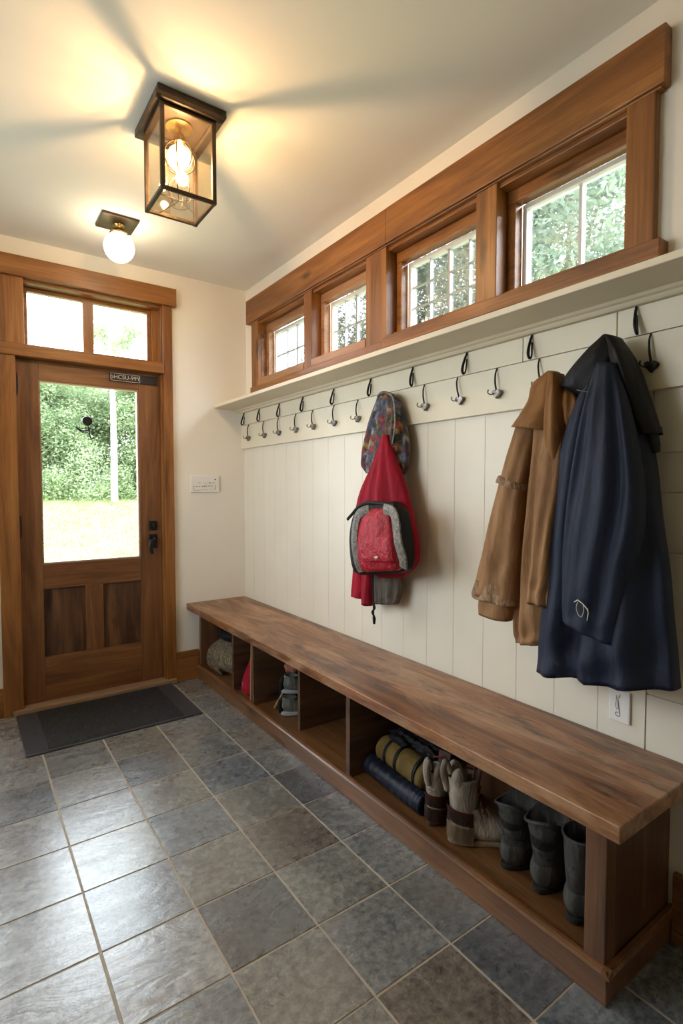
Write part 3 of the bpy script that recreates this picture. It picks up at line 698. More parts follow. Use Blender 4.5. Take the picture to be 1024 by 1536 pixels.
def boot(name, label, group, loc, rz, hgt, mats, kind='rubber', lean=(0, 0), s=1.):
    """heel faces the room, toe points along +x towards the wall before rz"""
    r = tag(empty(name, loc), label, 'boot', group)
    sh, ac, so = mats
    # shaft + foot (rings fan from the shaft opening over the heel to the toe)
    P = [(.0+lean[0], hgt, 0., .052, .043), (.0+lean[0]*.6, hgt*.75, .03, .048, .041), (.002, hgt*.5, .05, .045, .038), (.004, .115, .12, .050, .037), (.022, .078, .55, .062, .038), (.060, .054, 1.0, .052, .041), (.105, .042, 1.3, .038, .044), (.155, .036, 1.5, .030, .042), (.195, .030, 1.6, .021, .030), (.207, .026, 1.6, .010, .014)]
    rings = shoe_rings(P, 24)
    # open top: wall folds inward
    top = rings[0]; c = Vector((sum(p[0] for p in top)/24, 0, hgt))
    inn = [[tuple(c+(Vector(p)-c)*.90+Vector((0, 0, dz))) for p in top] for dz in (-.07, .002)]
    bm = bmesh.new(); frame_ring(bm, [inn[0], inn[1]]+rings)
    lump(bm, (.002, 0, .048), (.053, .041, .05), 0, (22, 12), 0.)
    for v in bm.verts: v.co.z = max(v.co.z, .008)
    if kind == 'slouch':
        for v in bm.verts:
            v.co.x += .0022*math.sin(v.co.z*150)*(1 if v.co.z > .07 else 0); q = max(0, (v.co.z-hgt+.05)/.05); v.co.x *= 1+.22*q; v.co.y *= 1+.22*q
            if v.co.z > hgt-.01: v.co.z += .012*math.sin(math.atan2(v.co.y, v.co.x)*2+.6)
    place(bm, loc, rz, s); obj('upper', bm, sh, r, smooth=True)
    bm = sole_bm(.258, .084, .015); place(bm, loc, rz, s); obj('sole', bm, so, r, bevel=.004)
    if kind == 'hiking':
        # heel counter band, red trim, padded collar pieces, pull tab, tongue
        def band(P2, grow, mat, nm, z0, z1):
            R = []
            for k in range(7):
                z = z0+(z1-z0)*k/6; hl, hw, cx = .054+grow, .041+grow, .004
                R.append([(cx+hl*math.cos(PI+a), hw*math.sin(PI+a), z+.010*math.cos(a*.9)) for a in np.linspace(-1.9, 1.9, 22)])
            b2 = bmesh.new(); vs = [[b2.verts.new(p) for p in ring] for ring in R]
            for i in range(6):
                for k in range(21): b2.faces.new((vs[i][k], vs[i][k+1], vs[i+1][k+1], vs[i+1][k]))
            bmesh.ops.solidify(b2, geom=b2.faces[:], thickness=.004); place(b2, loc, rz, s); obj(nm, b2, mat, r, smooth=True)
        band(None, .003, so, 'heel_cup', .008, .062)
        band(None, .001, ac, 'heel_band', .066, .110)
        band(None, .0045, 'boot_red', 'trim_line', .104, .110)
        bm = bmesh.new()
        for sgn in (-1, 1): lump(bm, (-.022, sgn*.026, hgt+.004), (.024, .016, .032), sgn+2, (14, 10), .08)
        place(bm, loc, rz, s); obj('padded_collar', bm, sh, r, smooth=True)
        bm = bmesh.new(); tube(bm, curve_pts([(-.052, 0, hgt-.045), (-.066, 0, hgt+.01), (-.058, 0, hgt+.045), (-.044, 0, hgt+.01)]), .010, 8, flat=1.3); place(bm, loc, rz, s); obj('pull_tab', bm, sh, r, smooth=True)
        bm = bmesh.new(); extrude_outline(bm, [(.03, -.03, hgt-.04), (.03, .03, hgt-.04), (.045, .028, hgt+.045), (.045, -.028, hgt+.045)], (.009, 0, 0)); place(bm, loc, rz, s); obj('tongue', bm, ac, r, bevel=.004)
        bm = bmesh.new()
        for k in range(5):
            z = .105+k*.03; xx = .062-.008*k; tube(bm, [(xx-.01, -.036, z), (xx+.006, 0, z+.010), (xx-.01, .036, z)], .003, 6)
        place(bm, loc, rz, s); obj('laces', bm, 'boot_red', r, smooth=True)
    else:
        bm = bmesh.new(); P = rings[0]; tube(bm, [Vector(p)*1. for p in P]+[Vector(P[0])], .0045, 8)
        if kind == 'slouch':
            for v in bm.verts:
                v.co.z += .012*math.sin(math.atan2(v.co.y, v.co.x)*2+.6); v.co.x *= 1.22; v.co.y *= 1.22
        place(bm, loc, rz, s); obj('top_rim', bm, ac, r, smooth=True)
    return r
boot('hiking_boot', 'cream and brown hiking boot nearest the navy rolled mat, seen from its heel', 'pair of cream hiking boots', (-.295, -2.232, .091), .1, .205, ('cream_leather', 'brown_leather', 'brown_leather'), 'hiking', s=.98)
boot('hiking_boot', 'cream hiking boot with red trim and tan heel, the right boot of its pair', 'pair of cream hiking boots', (-.30, -2.365, .091), -.62, .21, ('cream_leather', 'brown_leather', 'tan_sole'), 'hiking', s=1.1)
boot('ankle_boot', 'dark grey boot with raised collar flap, just right of the cream hiking boots', 'grey boots in the last cubby', (-.25, -2.545, .091), -.25, .195, ('boot_grey', 'boot_grey', 'dark_inside'), 'slouch', s=1.08)
boot('ankle_boot', 'grey slouched boot with wide folded rim, the middle of the three grey boots', 'grey boots in the last cubby', (-.25, -2.66, .091), .0, .19, ('boot_grey', 'boot_grey', 'dark_inside'), 'slouch', s=1.15)
boot('ankle_boot', 'grey plain shaft boot standing against the end post of the bench', 'grey boots in the last cubby', (-.27, -2.785, .091), .0, .21, ('boot_grey', 'boot_grey', 'dark_inside'), 'rubber', s=1.15)

r = tag(empty('rolled_mat', (-.31, -1.99, .09)), 'long dark navy rolled vinyl mat lying at the front of the last cubby', 'rolled mat')
bm = bmesh.new(); pts = curve_pts([(-.29, -1.825, .137), (-.30, -1.92, .134), (-.305, -2.04, .132), (-.31, -2.14, .132), (-.31, -2.19, .132)], 10)
tube(bm, pts, [.032]+[.040+.0015*math.sin(i*1.7) for i in range(len(pts)-2)]+[.034], 24); obj('roll', bm, 'navy_vinyl', r, smooth=True)
bm = bmesh.new(); sp = [(-.29+.03*math.cos(a)*(1-a/22)*.0-.031*(1-a/21)*math.cos(a), -1.824, .137+.031*(1-a/21)*math.sin(a)) for a in np.linspace(0, 18, 60)]
tube(bm, sp, .0018, 5); obj('roll_edge', bm, 'black_cloth', r)
r = tag(empty('bedroll', (-.22, -2.0, .13)), 'olive canvas roll with two dark straps lying on the navy mat', 'bedroll')
bm = bmesh.new(); pts = curve_pts([(-.225, -1.842, .192), (-.23, -1.92, .196), (-.235, -2.02, .192), (-.24, -2.14, .185)], 8)
tube(bm, pts, [.044, .052]+[.056]*(len(pts)-3)+[.050], 28); obj('roll', bm, 'olive', r, smooth=True)
for y, xx in ((-1.915, -.23), (-1.985, -.234), (-2.10, -.238)):
    bm = bmesh.new(); rg = []
    for rr in (.0555, .060):
        for dy in ((-.007, .007) if rr > .057 else (.007, -.007)): rg.append([(xx+rr*math.cos(t), y+dy, .194+rr*math.sin(t)) for t in np.linspace(0, 2*PI, 33)[:-1]])
    rg = [rg[0], rg[1], rg[3], rg[2], rg[0]]; frame_ring(bm, rg, False); obj('strap', bm, 'black_cloth', r)
bm = bmesh.new(); tube(bm, curve_pts([(-.285, -1.85, .165), (-.292, -1.95, .155), (-.295, -2.05, .150), (-.295, -2.15, .148)]), .006, 8); obj('piping', bm, 'orange', r, smooth=True, label='tan piping edge')
bm = bmesh.new()
lump(bm, (-.20, -1.95, .268), (.045, .075, .022), 3., (30, 20), .28, 9.); lump(bm, (-.19, -2.07, .266), (.04, .07, .022), 5., (30, 20), .3, 8.)
tag(obj('crumpled_gloves', bm, 'black_cloth', None, smooth=True), 'black crumpled gloves lying behind and above the olive canvas roll', 'gloves')

def trainer(label, loc, rz, mat='grey_mesh', tilt=0.):
    r = tag(empty('trainer', loc), label, 'shoe', 'grey and black trainers')
    Mx = Matrix.Translation(loc) @ Matrix.Rotation(rz, 4, 'Z') @ Matrix.Rotation(tilt, 4, 'Y')
    def fin(bm, nm, m_, **k): bmesh.ops.transform(bm, matrix=Mx, verts=bm.verts); return obj(nm, bm, m_, r, **k)
    P = [(.0, .095, 0., .040, .032), (.0, .075, .1, .046, .036), (.012, .055, .5, .055, .038), (.06, .042, 1., .045, .042), (.115, .034, 1.35, .031, .045), (.17, .028, 1.5, .022, .04), (.205, .022, 1.57, .012, .022)]
    rings = shoe_rings(P, 22); c = Vector((0, 0, .095)); inn = [[tuple(c+(Vector(p)-c)*.85+Vector((0, 0, dz))) for p in rings[0]] for dz in (-.045, .0)]
    bm = bmesh.new(); frame_ring(bm, inn+rings); fin(bm, 'upper', mat, smooth=True)
    fin(sole_bm(.265, .092, .02), 'sole', 'white_rubber', bevel=.005)
    bm = bmesh.new()
    for k in range(5):
        x = .05+k*.018; z = .088-k*.007; tube(bm, [(x, -.026, z-.006), (x+.004, 0, z+.004), (x, .026, z-.006)], .003, 6)
    fin(bm, 'laces', 'black_cloth', smooth=True)
    bm = bmesh.new(); tube(bm, curve_pts([(-.046, 0, .085), (-.052, 0, .05), (-.048, 0, .015)]), .014, 8, flat=.6); fin(bm, 'heel_tab', 'black_cloth', smooth=True)
trainer('grey and black trainer standing on the floor of the third cubby', (-.275, -1.10, .092), -.3)
trainer('grey trainer stacked on top of the other trainer in the third cubby', (-.265, -1.085, .205), -.2, tilt=.1)
r = tag(empty('black_shoe_bag', (-.2, -1.0, .09)), 'black shoe bag with a pale strap beside the trainers in the third cubby', 'bag')
bm = bmesh.new(); lump(bm, (-.185, -1.01, .19), (.09, .07, .10), 4., amp=.12); obj('bag_body', bm, 'black_cloth', r, smooth=True)
bm = bmesh.new(); tube(bm, curve_pts([(-.275, -1.04, .215), (-.29, -1.03, .17), (-.30, -1.005, .13), (-.31, -.99, .095)]), .006, 6); obj('strap', bm, 'pale_board', r, smooth=True, label='pale strap')
bm = bmesh.new(); lump(bm, (-.20, -1.02, .315), (.06, .045, .03), 3., amp=.2)
tag(obj('pink_glove', bm, cloth_mat('dusty_pink', (.2, .07, .05), (.32, .13, .09)), None, smooth=True), 'small dusty pink glove on top of the black shoe bag', 'glove')

# ------------------------------------------------------------------ garments
# navy coat
r = tag(empty('navy_coat', (-.15, -2.77, .75)), 'long navy blue coat with black hood hanging on the right', 'coat')
bm = bmesh.new()
drape(bm, [rowpx(907, 512, 922, 512, -.10, .02, .02), rowpx(893, 560, 942, 560, -.11, .05, .03, .004), rowpx(872, 605, 962, 612, -.13, .075, .06, .008),
 rowpx(852, 670, 980, 690, -.14, .085, .07, .012), rowpx(838, 760, 990, 780, -.145, .085, .075, .016), rowpx(827, 850, 1002, 865, -.145, .085, .075, .018), rowpx(817, 950, 1011, 965, -.145, .085, .08, .02), rowpx(812, 1003, 1018, 1034, -.145, .085, .08, .02)], 72, 8, folds=((3.4, .6, .12), (7.1, 2., .22)), hem=.05)
obj('coat_body', bm, 'navy', r, smooth=True)
bm = bmesh.new()
drape(bm, [rowpx(898, 545, 926, 545, -.175, .03, .03, .0), rowpx(880, 610, 946, 620, -.20, .045, .04, .006), rowpx(866, 690, 963, 715, -.21, .055, .05, .010), rowpx(856, 755, 964, 790, -.215, .055, .05, .010),
 rowpx(848, 830, 946, 868, -.215, .052, .05, .008), rowpx(846, 900, 934, 935, -.215, .048, .045, .005), rowpx(847, 928, 928, 968, -.215, .046, .045, .003)], 56, 8, folds=((3.4, 2.4, .12), (6.5, .3, .6)), hem=.04)
sl = obj('sleeve', bm, 'navy', r, smooth=True)
bm = bmesh.new()
lg = [W(u, v, -.281) for u, v in ((861, 903), (866, 900), (873, 905), (881, 914), (882, 920), (880, 931))]
tube(bm, lg, [.0015, .0022, .0016, .0018, .0015, .0009], 6)
lg2 = [W(u, v, -.281) for u, v in ((866, 903), (864, 912), (867, 922), (872, 925), (875, 915), (874, 908))]; tube(bm, curve_pts(lg2, 3), .0008, 5)
obj('logo', bm, 'silver_ink', sl, label='small pale hexagon logo')
bm = bmesh.new()
drape(bm, [rowpx(908, 504, 922, 504, -.12, .03, .04), rowpx(888, 525, 932, 530, -.13, .05, .06, .004), rowpx(862, 553, 912, 566, -.14, .05, .06, .004), rowpx(845, 575, 893, 592, -.14, .04, .05, .002), rowpx(846, 581, 868, 592, -.14, .02, .03, .0)], 40, 7, folds=((4., 1, .4),))
drape(bm, [rowpx(911, 503, 926, 505, -.12, .035, .04), rowpx(922, 540, 948, 540, -.13, .05, .06, .003), rowpx(935, 590, 967, 590, -.13, .05, .06, .005), rowpx(950, 630, 982, 632, -.13, .045, .05, .005), rowpx(964, 655, 990, 650, -.13, .04, .04, .004)], 40, 7, folds=((3., .4, .4),), hem=.02)
drape(bm, [rowpx(966, 645, 982, 645, -.13, .025, .03), rowpx(972, 662, 986, 662, -.13, .02, .03, .002), rowpx(976, 680, 988, 676, -.13, .012, .02, 0)], 24, 5)
obj('hood', bm, 'black_cloth', r, smooth=True, label='black hood')
bm = bmesh.new(); tube(bm, curve_pts([W(865, 585, -.2), W(875, 587, -.205), W(886, 588, -.2)]), .0015, 6); obj('metal_ring', bm, 'pewter', r)

# tan jacket
r = tag(empty('tan_jacket', (-.14, -2.45, .8)), 'tan canvas work jacket with brown collar hanging left of the navy coat', 'jacket')
bm = bmesh.new()
drape(bm, [rowpx(812, 575, 850, 575, -.09, .03, .04), rowpx(800, 620, 868, 620, -.10, .05, .04, .004), rowpx(793, 690, 870, 690, -.115, .06, .06, .01), rowpx(784, 780, 868, 780, -.12, .06, .06, .014), rowpx(776, 870, 866, 870, -.12, .06, .06, .016), rowpx(777, 940, 866, 945, -.12, .06, .06, .014), rowpx(779, 962, 866, 968, -.12, .058, .06, .012)], 64, 7, folds=((5.0, 1.2, .2), (8., 0, .4)), hem=.04)
obj('jacket_body', bm, 'tan', r, smooth=True)
bm = bmesh.new()
drape(bm, [rowpx(779, 632, 806, 640, -.13, .03, .04), rowpx(766, 680, 798, 690, -.15, .04, .05, .004), rowpx(755, 722, 789, 735, -.155, .045, .05, .005), rowpx(740, 780, 785, 790, -.16, .05, .05, .007), rowpx(725, 840, 782, 855, -.16, .052, .05, .008), rowpx(713, 888, 776, 906, -.16, .05, .05, .006)], 48, 7, folds=((4., 1., .4),), hem=.03)
ls = obj('sleeve', bm, 'tan', r, smooth=True)
bm = bmesh.new(); drape(bm, [rowpx(720, 868, 774, 880, -.161, .0525, .05, .007), rowpx(713, 886, 776, 905, -.161, .0535, .052, .0065), rowpx(712, 892, 776, 909, -.161, .0535, .052, .006)], 40, 3, folds=((4., 1.4, .4),), hem=.02); obj('worn_hem', bm, 'tan_worn', ls, smooth=True, label='frayed sleeve end')
bm = bmesh.new(); drape(bm, [rowpx(724, 890, 770, 903, -.16, .042, .04, .003), rowpx(722, 905, 769, 918, -.16, .042, .04, .003), rowpx(722, 919, 764, 932, -.16, .04, .04, .002)], 40, 4, hem=.025); obj('cuff', bm, 'tan', ls, smooth=True)
bm = bmesh.new(); drape(bm, [rowpx(754, 713, 790, 726, -.156, .048, .052, .004), rowpx(750, 722, 789, 736, -.156, .051, .054, .004)], 40, 4); obj('elbow_band', bm, 'tan_worn', ls, smooth=True)
bm = bmesh.new()
drape(bm, [rowpx(822, 640, 846, 645, -.16, .03, .04), rowpx(811, 710, 848, 715, -.175, .042, .05, .005), rowpx(805, 790, 838, 797, -.18, .045, .05, .008), rowpx(799, 860, 830, 866, -.18, .042, .05, .006), rowpx(795, 902, 826, 910, -.18, .04, .045, .004)], 44, 7, folds=((4., .6, .8),), hem=.03)
obj('sleeve', bm, 'tan', r, smooth=True)
bm = bmesh.new()
# collar: tall back piece, left flap, right lapel
drape(bm, [rowpx(824, 557, 834, 557, -.12, .02, .03), rowpx(803, 578, 842, 572, -.13, .04, .04, .003), rowpx(797, 602, 842, 603, -.14, .045, .05, .003), rowpx(784, 625, 830, 628, -.15, .05, .05, .003), rowpx(771, 641, 822, 646, -.155, .045, .05, .002)], 40, 6, folds=((3., .5, .2),), hem=.008)
drape(bm, [rowpx(828, 557, 839, 560, -.15, .03, .04), rowpx(825, 590, 842, 595, -.165, .035, .04, .002), rowpx(820, 640, 842, 640, -.175, .032, .04, .003), rowpx(824, 680, 841, 680, -.18, .028, .04, .002), rowpx(832, 712, 838, 712, -.18, .015, .03, 0)], 30, 6)
obj('collar', bm, 'tan_collar', r, smooth=True, label='brown collar')
bm = bmesh.new()
drape(bm, [rowpx(840, 582, 862, 586, -.12, .03, .04), rowpx(838, 605, 874, 605, -.13, .045, .04, .008), rowpx(846, 630, 872, 630, -.13, .04, .04, .006), rowpx(852, 648, 868, 648, -.13, .02, .03, .0)], 40, 6, folds=((6., .5, .9),))
obj('bunched_hood', bm, 'tan_collar', r, smooth=True)

# floral bag
r = tag(empty('floral_bag', (-.09, -1.77, 1.35)), 'multicoloured floral print cloth bag bunched on the hook above the red backpack', 'bag')
bm = bmesh.new()
drape(bm, [rowpx(568, 592, 584, 588, -.075, .015, .015), rowpx(566, 606, 598, 600, -.08, .03, .025, .004), rowpx(557, 635, 606, 632, -.085, .045, .035, .008), rowpx(549, 668, 611, 665, -.09, .05, .04, .010), rowpx(545, 695, 611, 695, -.09, .045, .04, .008), rowpx(551, 710, 605, 712, -.09, .03, .03, .003)], 56, 7, folds=((5., .6, .3), (11., 0, 1.)))
obj('bag_body', bm, 'floral', r, smooth=True)
bm = bmesh.new(); tube(bm, curve_pts([W(566, 594, -.09), W(572, 589, -.11), W(582, 590, -.105), W(590, 600, -.12), W(592, 640, -.14), W(585, 680, -.14)]), .006, 8, flat=.6)
obj('drawstring', bm, 'webbing', r, smooth=True)
# red jacket
r = tag(empty('red_jacket', (-.14, -1.75, .95)), 'red fleece jacket hanging behind the red backpack under the floral bag', 'jacket')
bm = bmesh.new()
drape(bm, [rowpx(575, 652, 581, 652, -.15, .015, .02), rowpx(562, 695, 592, 690, -.15, .03, .04, .004), rowpx(546, 740, 606, 730, -.14, .04, .05, .008), rowpx(541, 780, 617, 772, -.13, .045, .05, .010), rowpx(545, 820, 626, 815, -.13, .045, .05, .008), rowpx(552, 850, 624, 845, -.13, .04, .05, .005), rowpx(570, 866, 606, 866, -.13, .025, .04, 0)], 56, 7, folds=((4., .5, .15), (7, 1, .3)))
obj('jacket_body', bm, 'red', r, smooth=True)
bm = bmesh.new()
drape(bm, [rowpx(558, 702, 566, 700, -.12, .02, .02), rowpx(545, 735, 560, 735, -.12, .03, .03, .003), rowpx(537, 770, 556, 770, -.12, .03, .04, .004), rowpx(535, 830, 552, 830, -.12, .03, .04, .004), rowpx(531, 880, 548, 882, -.12, .03, .04, .003), rowpx(530, 893, 546, 898, -.12, .03, .04, .003)], 32, 6, folds=((3., 0, .3),), hem=.02)
obj('sleeve', bm, 'red', r, smooth=True)
bm = bmesh.new()
drape(bm, [rowpx(548, 850, 560, 850, -.13, .03, .03), rowpx(546, 880, 559, 882, -.13, .03, .03, .003), rowpx(546, 906, 557, 909, -.13, .028, .03, .003)], 32, 6, hem=.02)
obj('sleeve', bm, 'red', r, smooth=True)
bm = bmesh.new()
drape(bm, [rowpx(556, 845, 602, 848, -.09, .03, .03, .004), rowpx(557, 870, 602, 872, -.09, .035, .035, .007), rowpx(559, 895, 599, 895, -.09, .035, .035, .008), rowpx(563, 905, 596, 906, -.09, .03, .03, .006)], 44, 6, folds=((8., 0, .3),), hem=.02)
tag(obj('grey_scarf', bm, 'grey_knit', None, smooth=True), 'grey knitted scarf end hanging out below the red backpack', 'scarf')
# backpack
r = tag(empty('backpack', (-.22, -1.70, .93)), 'red school backpack with worn grey straps and black sides', 'backpack')
def pack_section(rows, x0, x1, grow=0.):
    pass
bm = bmesh.new()   # black carcass
drape(bm, [rowpx(553, 754, 592, 752, -.20, .02, .03), rowpx(537, 770, 606, 768, -.20, .045, .05), rowpx(532, 800, 611, 800, -.20, .06, .06), rowpx(534, 835, 614, 830, -.20, .065, .06), rowpx(538, 856, 613, 852, -.20, .055, .05), rowpx(545, 862, 604, 860, -.20, .03, .03)], 48, 6, power=.55)
obj('pack_body', bm, 'black_cloth', r, smooth=True, label='black sides and back')
bm = bmesh.new()   # red front
drape(bm, [rowpx(550, 764, 580, 762, -.26, .012, .03), rowpx(541, 780, 590, 776, -.26, .035, .04, .003), rowpx(539, 805, 594, 803, -.26, .045, .04, .003), rowpx(540, 835, 598, 833, -.26, .045, .04, .002), rowpx(544, 853, 600, 850, -.26, .035, .04, .001), rowpx(550, 858, 596, 856, -.26, .015, .03)], 48, 6, folds=((6., 0, .5),), power=.6)
fp = obj('front_pocket', bm, 'red_nylon', r, smooth=True, label='glossy red front')
bm = bmesh.new()   # lower pocket
drape(bm, [rowpx(543, 803, 590, 806, -.285, .028, .02), rowpx(543, 815, 592, 817, -.285, .03, .02), rowpx(545, 832, 594, 834, -.285, .03, .02), rowpx(547, 842, 594, 843, -.285, .024, .02)], 40, 4, power=.5)
obj('lower_pocket', bm, 'red_nylon', fp, smooth=True)
bm = bmesh.new(); tube(bm, [W(562, 836, -.318), W(567, 836, -.318)], .004, 6); tube(bm, [W(564, 833, -.318), W(564, 839, -.318)], .002, 6); obj('zip_pull', bm, 'silver_ink', fp)
def ribbon(pts, wid, th, parent, name, mat, out=Vector((-1, 0, 0)), side=Vector((0, 1, 0))):
    bm = bmesh.new(); pts = [Vector(p) for p in pts]; rg = []
    for i, p in enumerate(pts):
        t = (pts[min(i+1, len(pts)-1)]-pts[max(i-1, 0)]).normalized(); s = t.cross(out).normalized(); o2 = out
        w = wid/2
        rg.append([p-s*w, p-s*w+o2*th, p+o2*th*1.6, p+s*w+o2*th, p+s*w])
    frame_ring(bm, rg); return obj(name, bm, mat, parent, smooth=False, bevel=.002)
ribbon(curve_pts([W(556, 764, -.27), W(541, 770, -.285), W(535, 785, -.292), W(533, 815, -.293), W(538, 845, -.285), W(544, 858, -.27)], 6), .044, .008, r, 'grey_strap', 'webbing')
ribbon(curve_pts([W(577, 763, -.275), W(590, 768, -.29), W(595, 785, -.30), W(598, 812, -.30), W(605, 838, -.292), W(606, 852, -.28)], 6), .044, .008, r, 'grey_strap', 'webbing')
bm = bmesh.new(); tube(bm, curve_pts([W(521, 779, -.25), W(529, 770, -.25), W(538, 760, -.24), W(552, 754, -.23), W(575, 756, -.225), W(592, 758, -.22)]), .008, 8, flat=.7)
obj('shoulder_strap', bm, 'black_cloth', r, smooth=True)
bm = bmesh.new(); pts = curve_pts([W(558, 860, -.26), W(559, 880, -.25), W(560, 905, -.25), W(560, 925, -.25)], 8); tube(bm, pts, .0035, 8)
tube(bm, curve_pts([W(560, 905, -.252), W(562, 912, -.256), W(558, 918, -.252), W(561, 925, -.25)]), .004, 8); tube(bm, [W(560, 922, -.25), W(561, 928, -.25), W(561, 936, -.25)], [.004, .0075, .005], 8)
obj('cord', bm, 'black_cloth', r, smooth=True)

# ------------------------------------------------------------------ lights in the room
r = tag(empty('ceiling_lantern', (-.993, -1.53, 2.40)), 'square bronze and glass lantern hanging close under the ceiling', 'ceiling light')
x0, x1, y0, y1, zb, zt = -1.096, -.890, -1.638, -1.425, 2.400, 2.705
obj('canopy', B((-1.116, -.862, -1.658, -1.365, 2.705, 2.724), (-1.108, -.850, -1.65, -1.34, 2.724, H-.001)), 'bronze', r, bevel=.003)
w_ = .013
e_ = .0012
obj('frame', B(*[(a-e_, a+w_+e_, b-e_, b+w_+e_, zb-e_, zt) for a in (x0, x1-w_) for b in (y0, y1-w_)], (x0, x1, y0, y0+w_, zb, zb+w_), (x0, x1, y1-w_, y1, zb, zb+w_), (x0, x0+w_, y0, y1, zb, zb+w_), (x1-w_, x1, y0, y1, zb, zb+w_),
   (x0, x1, y0, y0+w_, zt-w_, zt), (x0, x1, y1-w_, y1, zt-w_, zt), (x0, x0+w_, y0, y1, zt-w_, zt), (x1-w_, x1, y0, y1, zt-w_, zt)), 'bronze', r, bevel=.0015)
for q in ((x0+.004, x1-.004, y0+.004, y0+.006, zb+w_, zt-w_), (x0+.004, x1-.004, y1-.006, y1-.004, zb+w_, zt-w_), (x0+.004, x0+.006, y0+w_, y1-w_, zb+w_, zt-w_), (x1-.006, x1-.004, y0+w_, y1-w_, zb+w_, zt-w_), (x0+w_, x1-w_, y0+w_, y1-w_, zb+.003, zb+.005)):
    obj('glass_pane', B(q), 'lantern_glass', r)
cx, cy = (x0+x1)/2, (y0+y1)/2
bm = bmesh.new(); lathe(bm, [(.05, 0), (.05, -.006), (.014, -.010), (.014, -.03), (.02, -.035), (.02, -.06), (.012, -.065)], (cx, cy, zt), 20); obj('socket', bm, 'brass', r, smooth=False)
bm = bmesh.new(); lathe(bm, [(.012, 0), (.016, -.012), (.038, -.030), (.048, -.055), (.040, -.08), (.020, -.098), (.003, -.101)], (cx, cy, zt-.06), 24); obj('bulb', bm, 'bulb', r, smooth=True)
bm = bmesh.new(); tube(bm, curve_pts([(cx-.014, cy, zt-.085), (cx-.012, cy, zt-.13), (cx, cy, zt-.10), (cx+.012, cy, zt-.13), (cx+.014, cy, zt-.085)]), .0022, 6); obj('filament', bm, 'filament', r, smooth=True)
bm = bmesh.new(); lathe(bm, [(.003, 0), (.02, -.006), (.026, -.022), (.02, -.04), (.003, -.048)], (cx+.005, cy-.01, zt-.175), 20); obj('bulb', bm, 'bulb', r, smooth=True)
bm = bmesh.new()
for a0 in np.linspace(0, PI, 4)[:-1]:
    for sg in (1, -1):
        dx, dy = math.cos(a0)*sg, math.sin(a0)*sg
        tube(bm, curve_pts([(cx+dx*q*.9, cy+dy*q*.9, zt-z) for q, z in ((.012, .05), (.048, .075), (.066, .115), (.05, .155), (.012, .180), (.038, .210), (.050, .245), (.03, .290))], 5), .0022, 6)
obj('wire_scrolls', bm, 'bronze', r, smooth=True)
bm = bmesh.new(); tube(bm, [(x0+.01, y0+.06, zb+.006), (cx, cy, zb+.03), (x1-.01, y1-.06, zb+.006)], .0016, 6); tube(bm, [(x0+.05, y1-.01, zb+.006), (cx, cy, zb+.03), (x1-.05, y0+.01, zb+.006)], .0016, 6); tube(bm, curve_pts([(cx+.035*math.cos(a), cy+.035*math.sin(a), zb+.012) for a in np.linspace(0, 2*PI, 9)], 3), .0014, 6)
obj('wire_cage', bm, 'bronze', r, smooth=True)

r = tag(empty('globe_light', (-.985, -.52, 2.55)), 'small white opal globe light on a square bronze ceiling plate near the door', 'ceiling light')
obj('ceiling_plate', B((-1.085, -.90, -.615, -.43, 2.741, H-.001)), 'bronze', r, bevel=.003)
bm = bmesh.new(); lathe(bm, [(.03, 0), (.032, -.008), (.018, -.012), (.026, -.024), (.018, -.036), (.046, -.042), (.05, -.052)], (-.985, -.52, 2.742), 24); obj('collar', bm, 'brass', r, smooth=True, label='brass collar')
bm = bmesh.new(); rg = 22; lathe(bm, [(.077*math.sin(PI*k/rg)+.0005, .077*math.cos(PI*k/rg)) for k in range(rg+1)], (-.985, -.52, 2.622), 32); obj('globe', bm, 'globe', r, smooth=True)

def light(name, typ, loc, energy, color, **k):
    l = bpy.data.lights.new(name, typ); l.energy = energy; l.color = color
    for a, b in k.items(): setattr(l, a, b)
    o = bpy.data.objects.new(name, l); COL.objects.link(o); o.location = loc; return o
light('lantern_bulb_light', 'POINT', (cx, cy, 2.575), 16., (1., .66, .38), shadow_soft_size=.016)
light('lantern_filament_light', 'POINT', (cx+.005, cy-.01, 2.505), 6., (1., .68, .40), shadow_soft_size=.016)


# ------------------------------------------------------------------ unseen windows added to light the floor (left wall, beside the door)
def big_window(name, axis, pos, a0, a1, z0, z1, n):
    bx = []; px = []
    t = .05
    def bb(a, b, c, d_): return (pos-.05, pos-.01, a, b, c, d_) if axis == 'x' else (a, b, pos-.05, pos-.01, c, d_)
    bx += [bb(a0, a1, z0, z0+t), bb(a0, a1, z1-t, z1)]
    for k in range(n+1):
        c = a0+(a1-a0)*k/n; bx.append(bb(max(a0, c-t/2), min(a1, c+t/2), z0, z1))
    w = struct(name, B(*bx), 'trim_y' if axis == 'x' else 'trim_x')
    g = (pos-.032, pos-.028, a0, a1, z0, z1) if axis == 'x' else (a0, a1, pos-.032, pos-.028, z0, z1)
    struct('pane', B(g), 'glass', w)
big_window('window_6', 'x', XL, -2.1, -.7, 1.1, 2.35, 2)  # invented window out of view, lets sky light into the room
w8 = struct('window_7', B((-2.5, -2.45, .05, .1, .35, 2.35), (-1.77, -1.72, .05, .1, .35, 2.35), (-2.5, -1.72, .05, .1, .35, .41), (-2.5, -1.72, .05, .1, 2.29, 2.35)), 'trim_z')  # invented glazed panel out of view, feeds the sheen on the floor
struct('pane', B((-2.46, -1.76, .072, .076, .4, 2.3)), 'glass', w8)
def portal(name, loc, rot, sx, sy):
    o = light(name, 'AREA', loc, 1., (1, 1, 1), shape='RECTANGLE', size=sx, size_y=sy); o.rotation_euler = rot; o.data.cycles.is_portal = True
portal('daylight_added_left', (XL-.2, -1.4, 1.72), (0, -PI/2, 0), 1.3, 1.5)
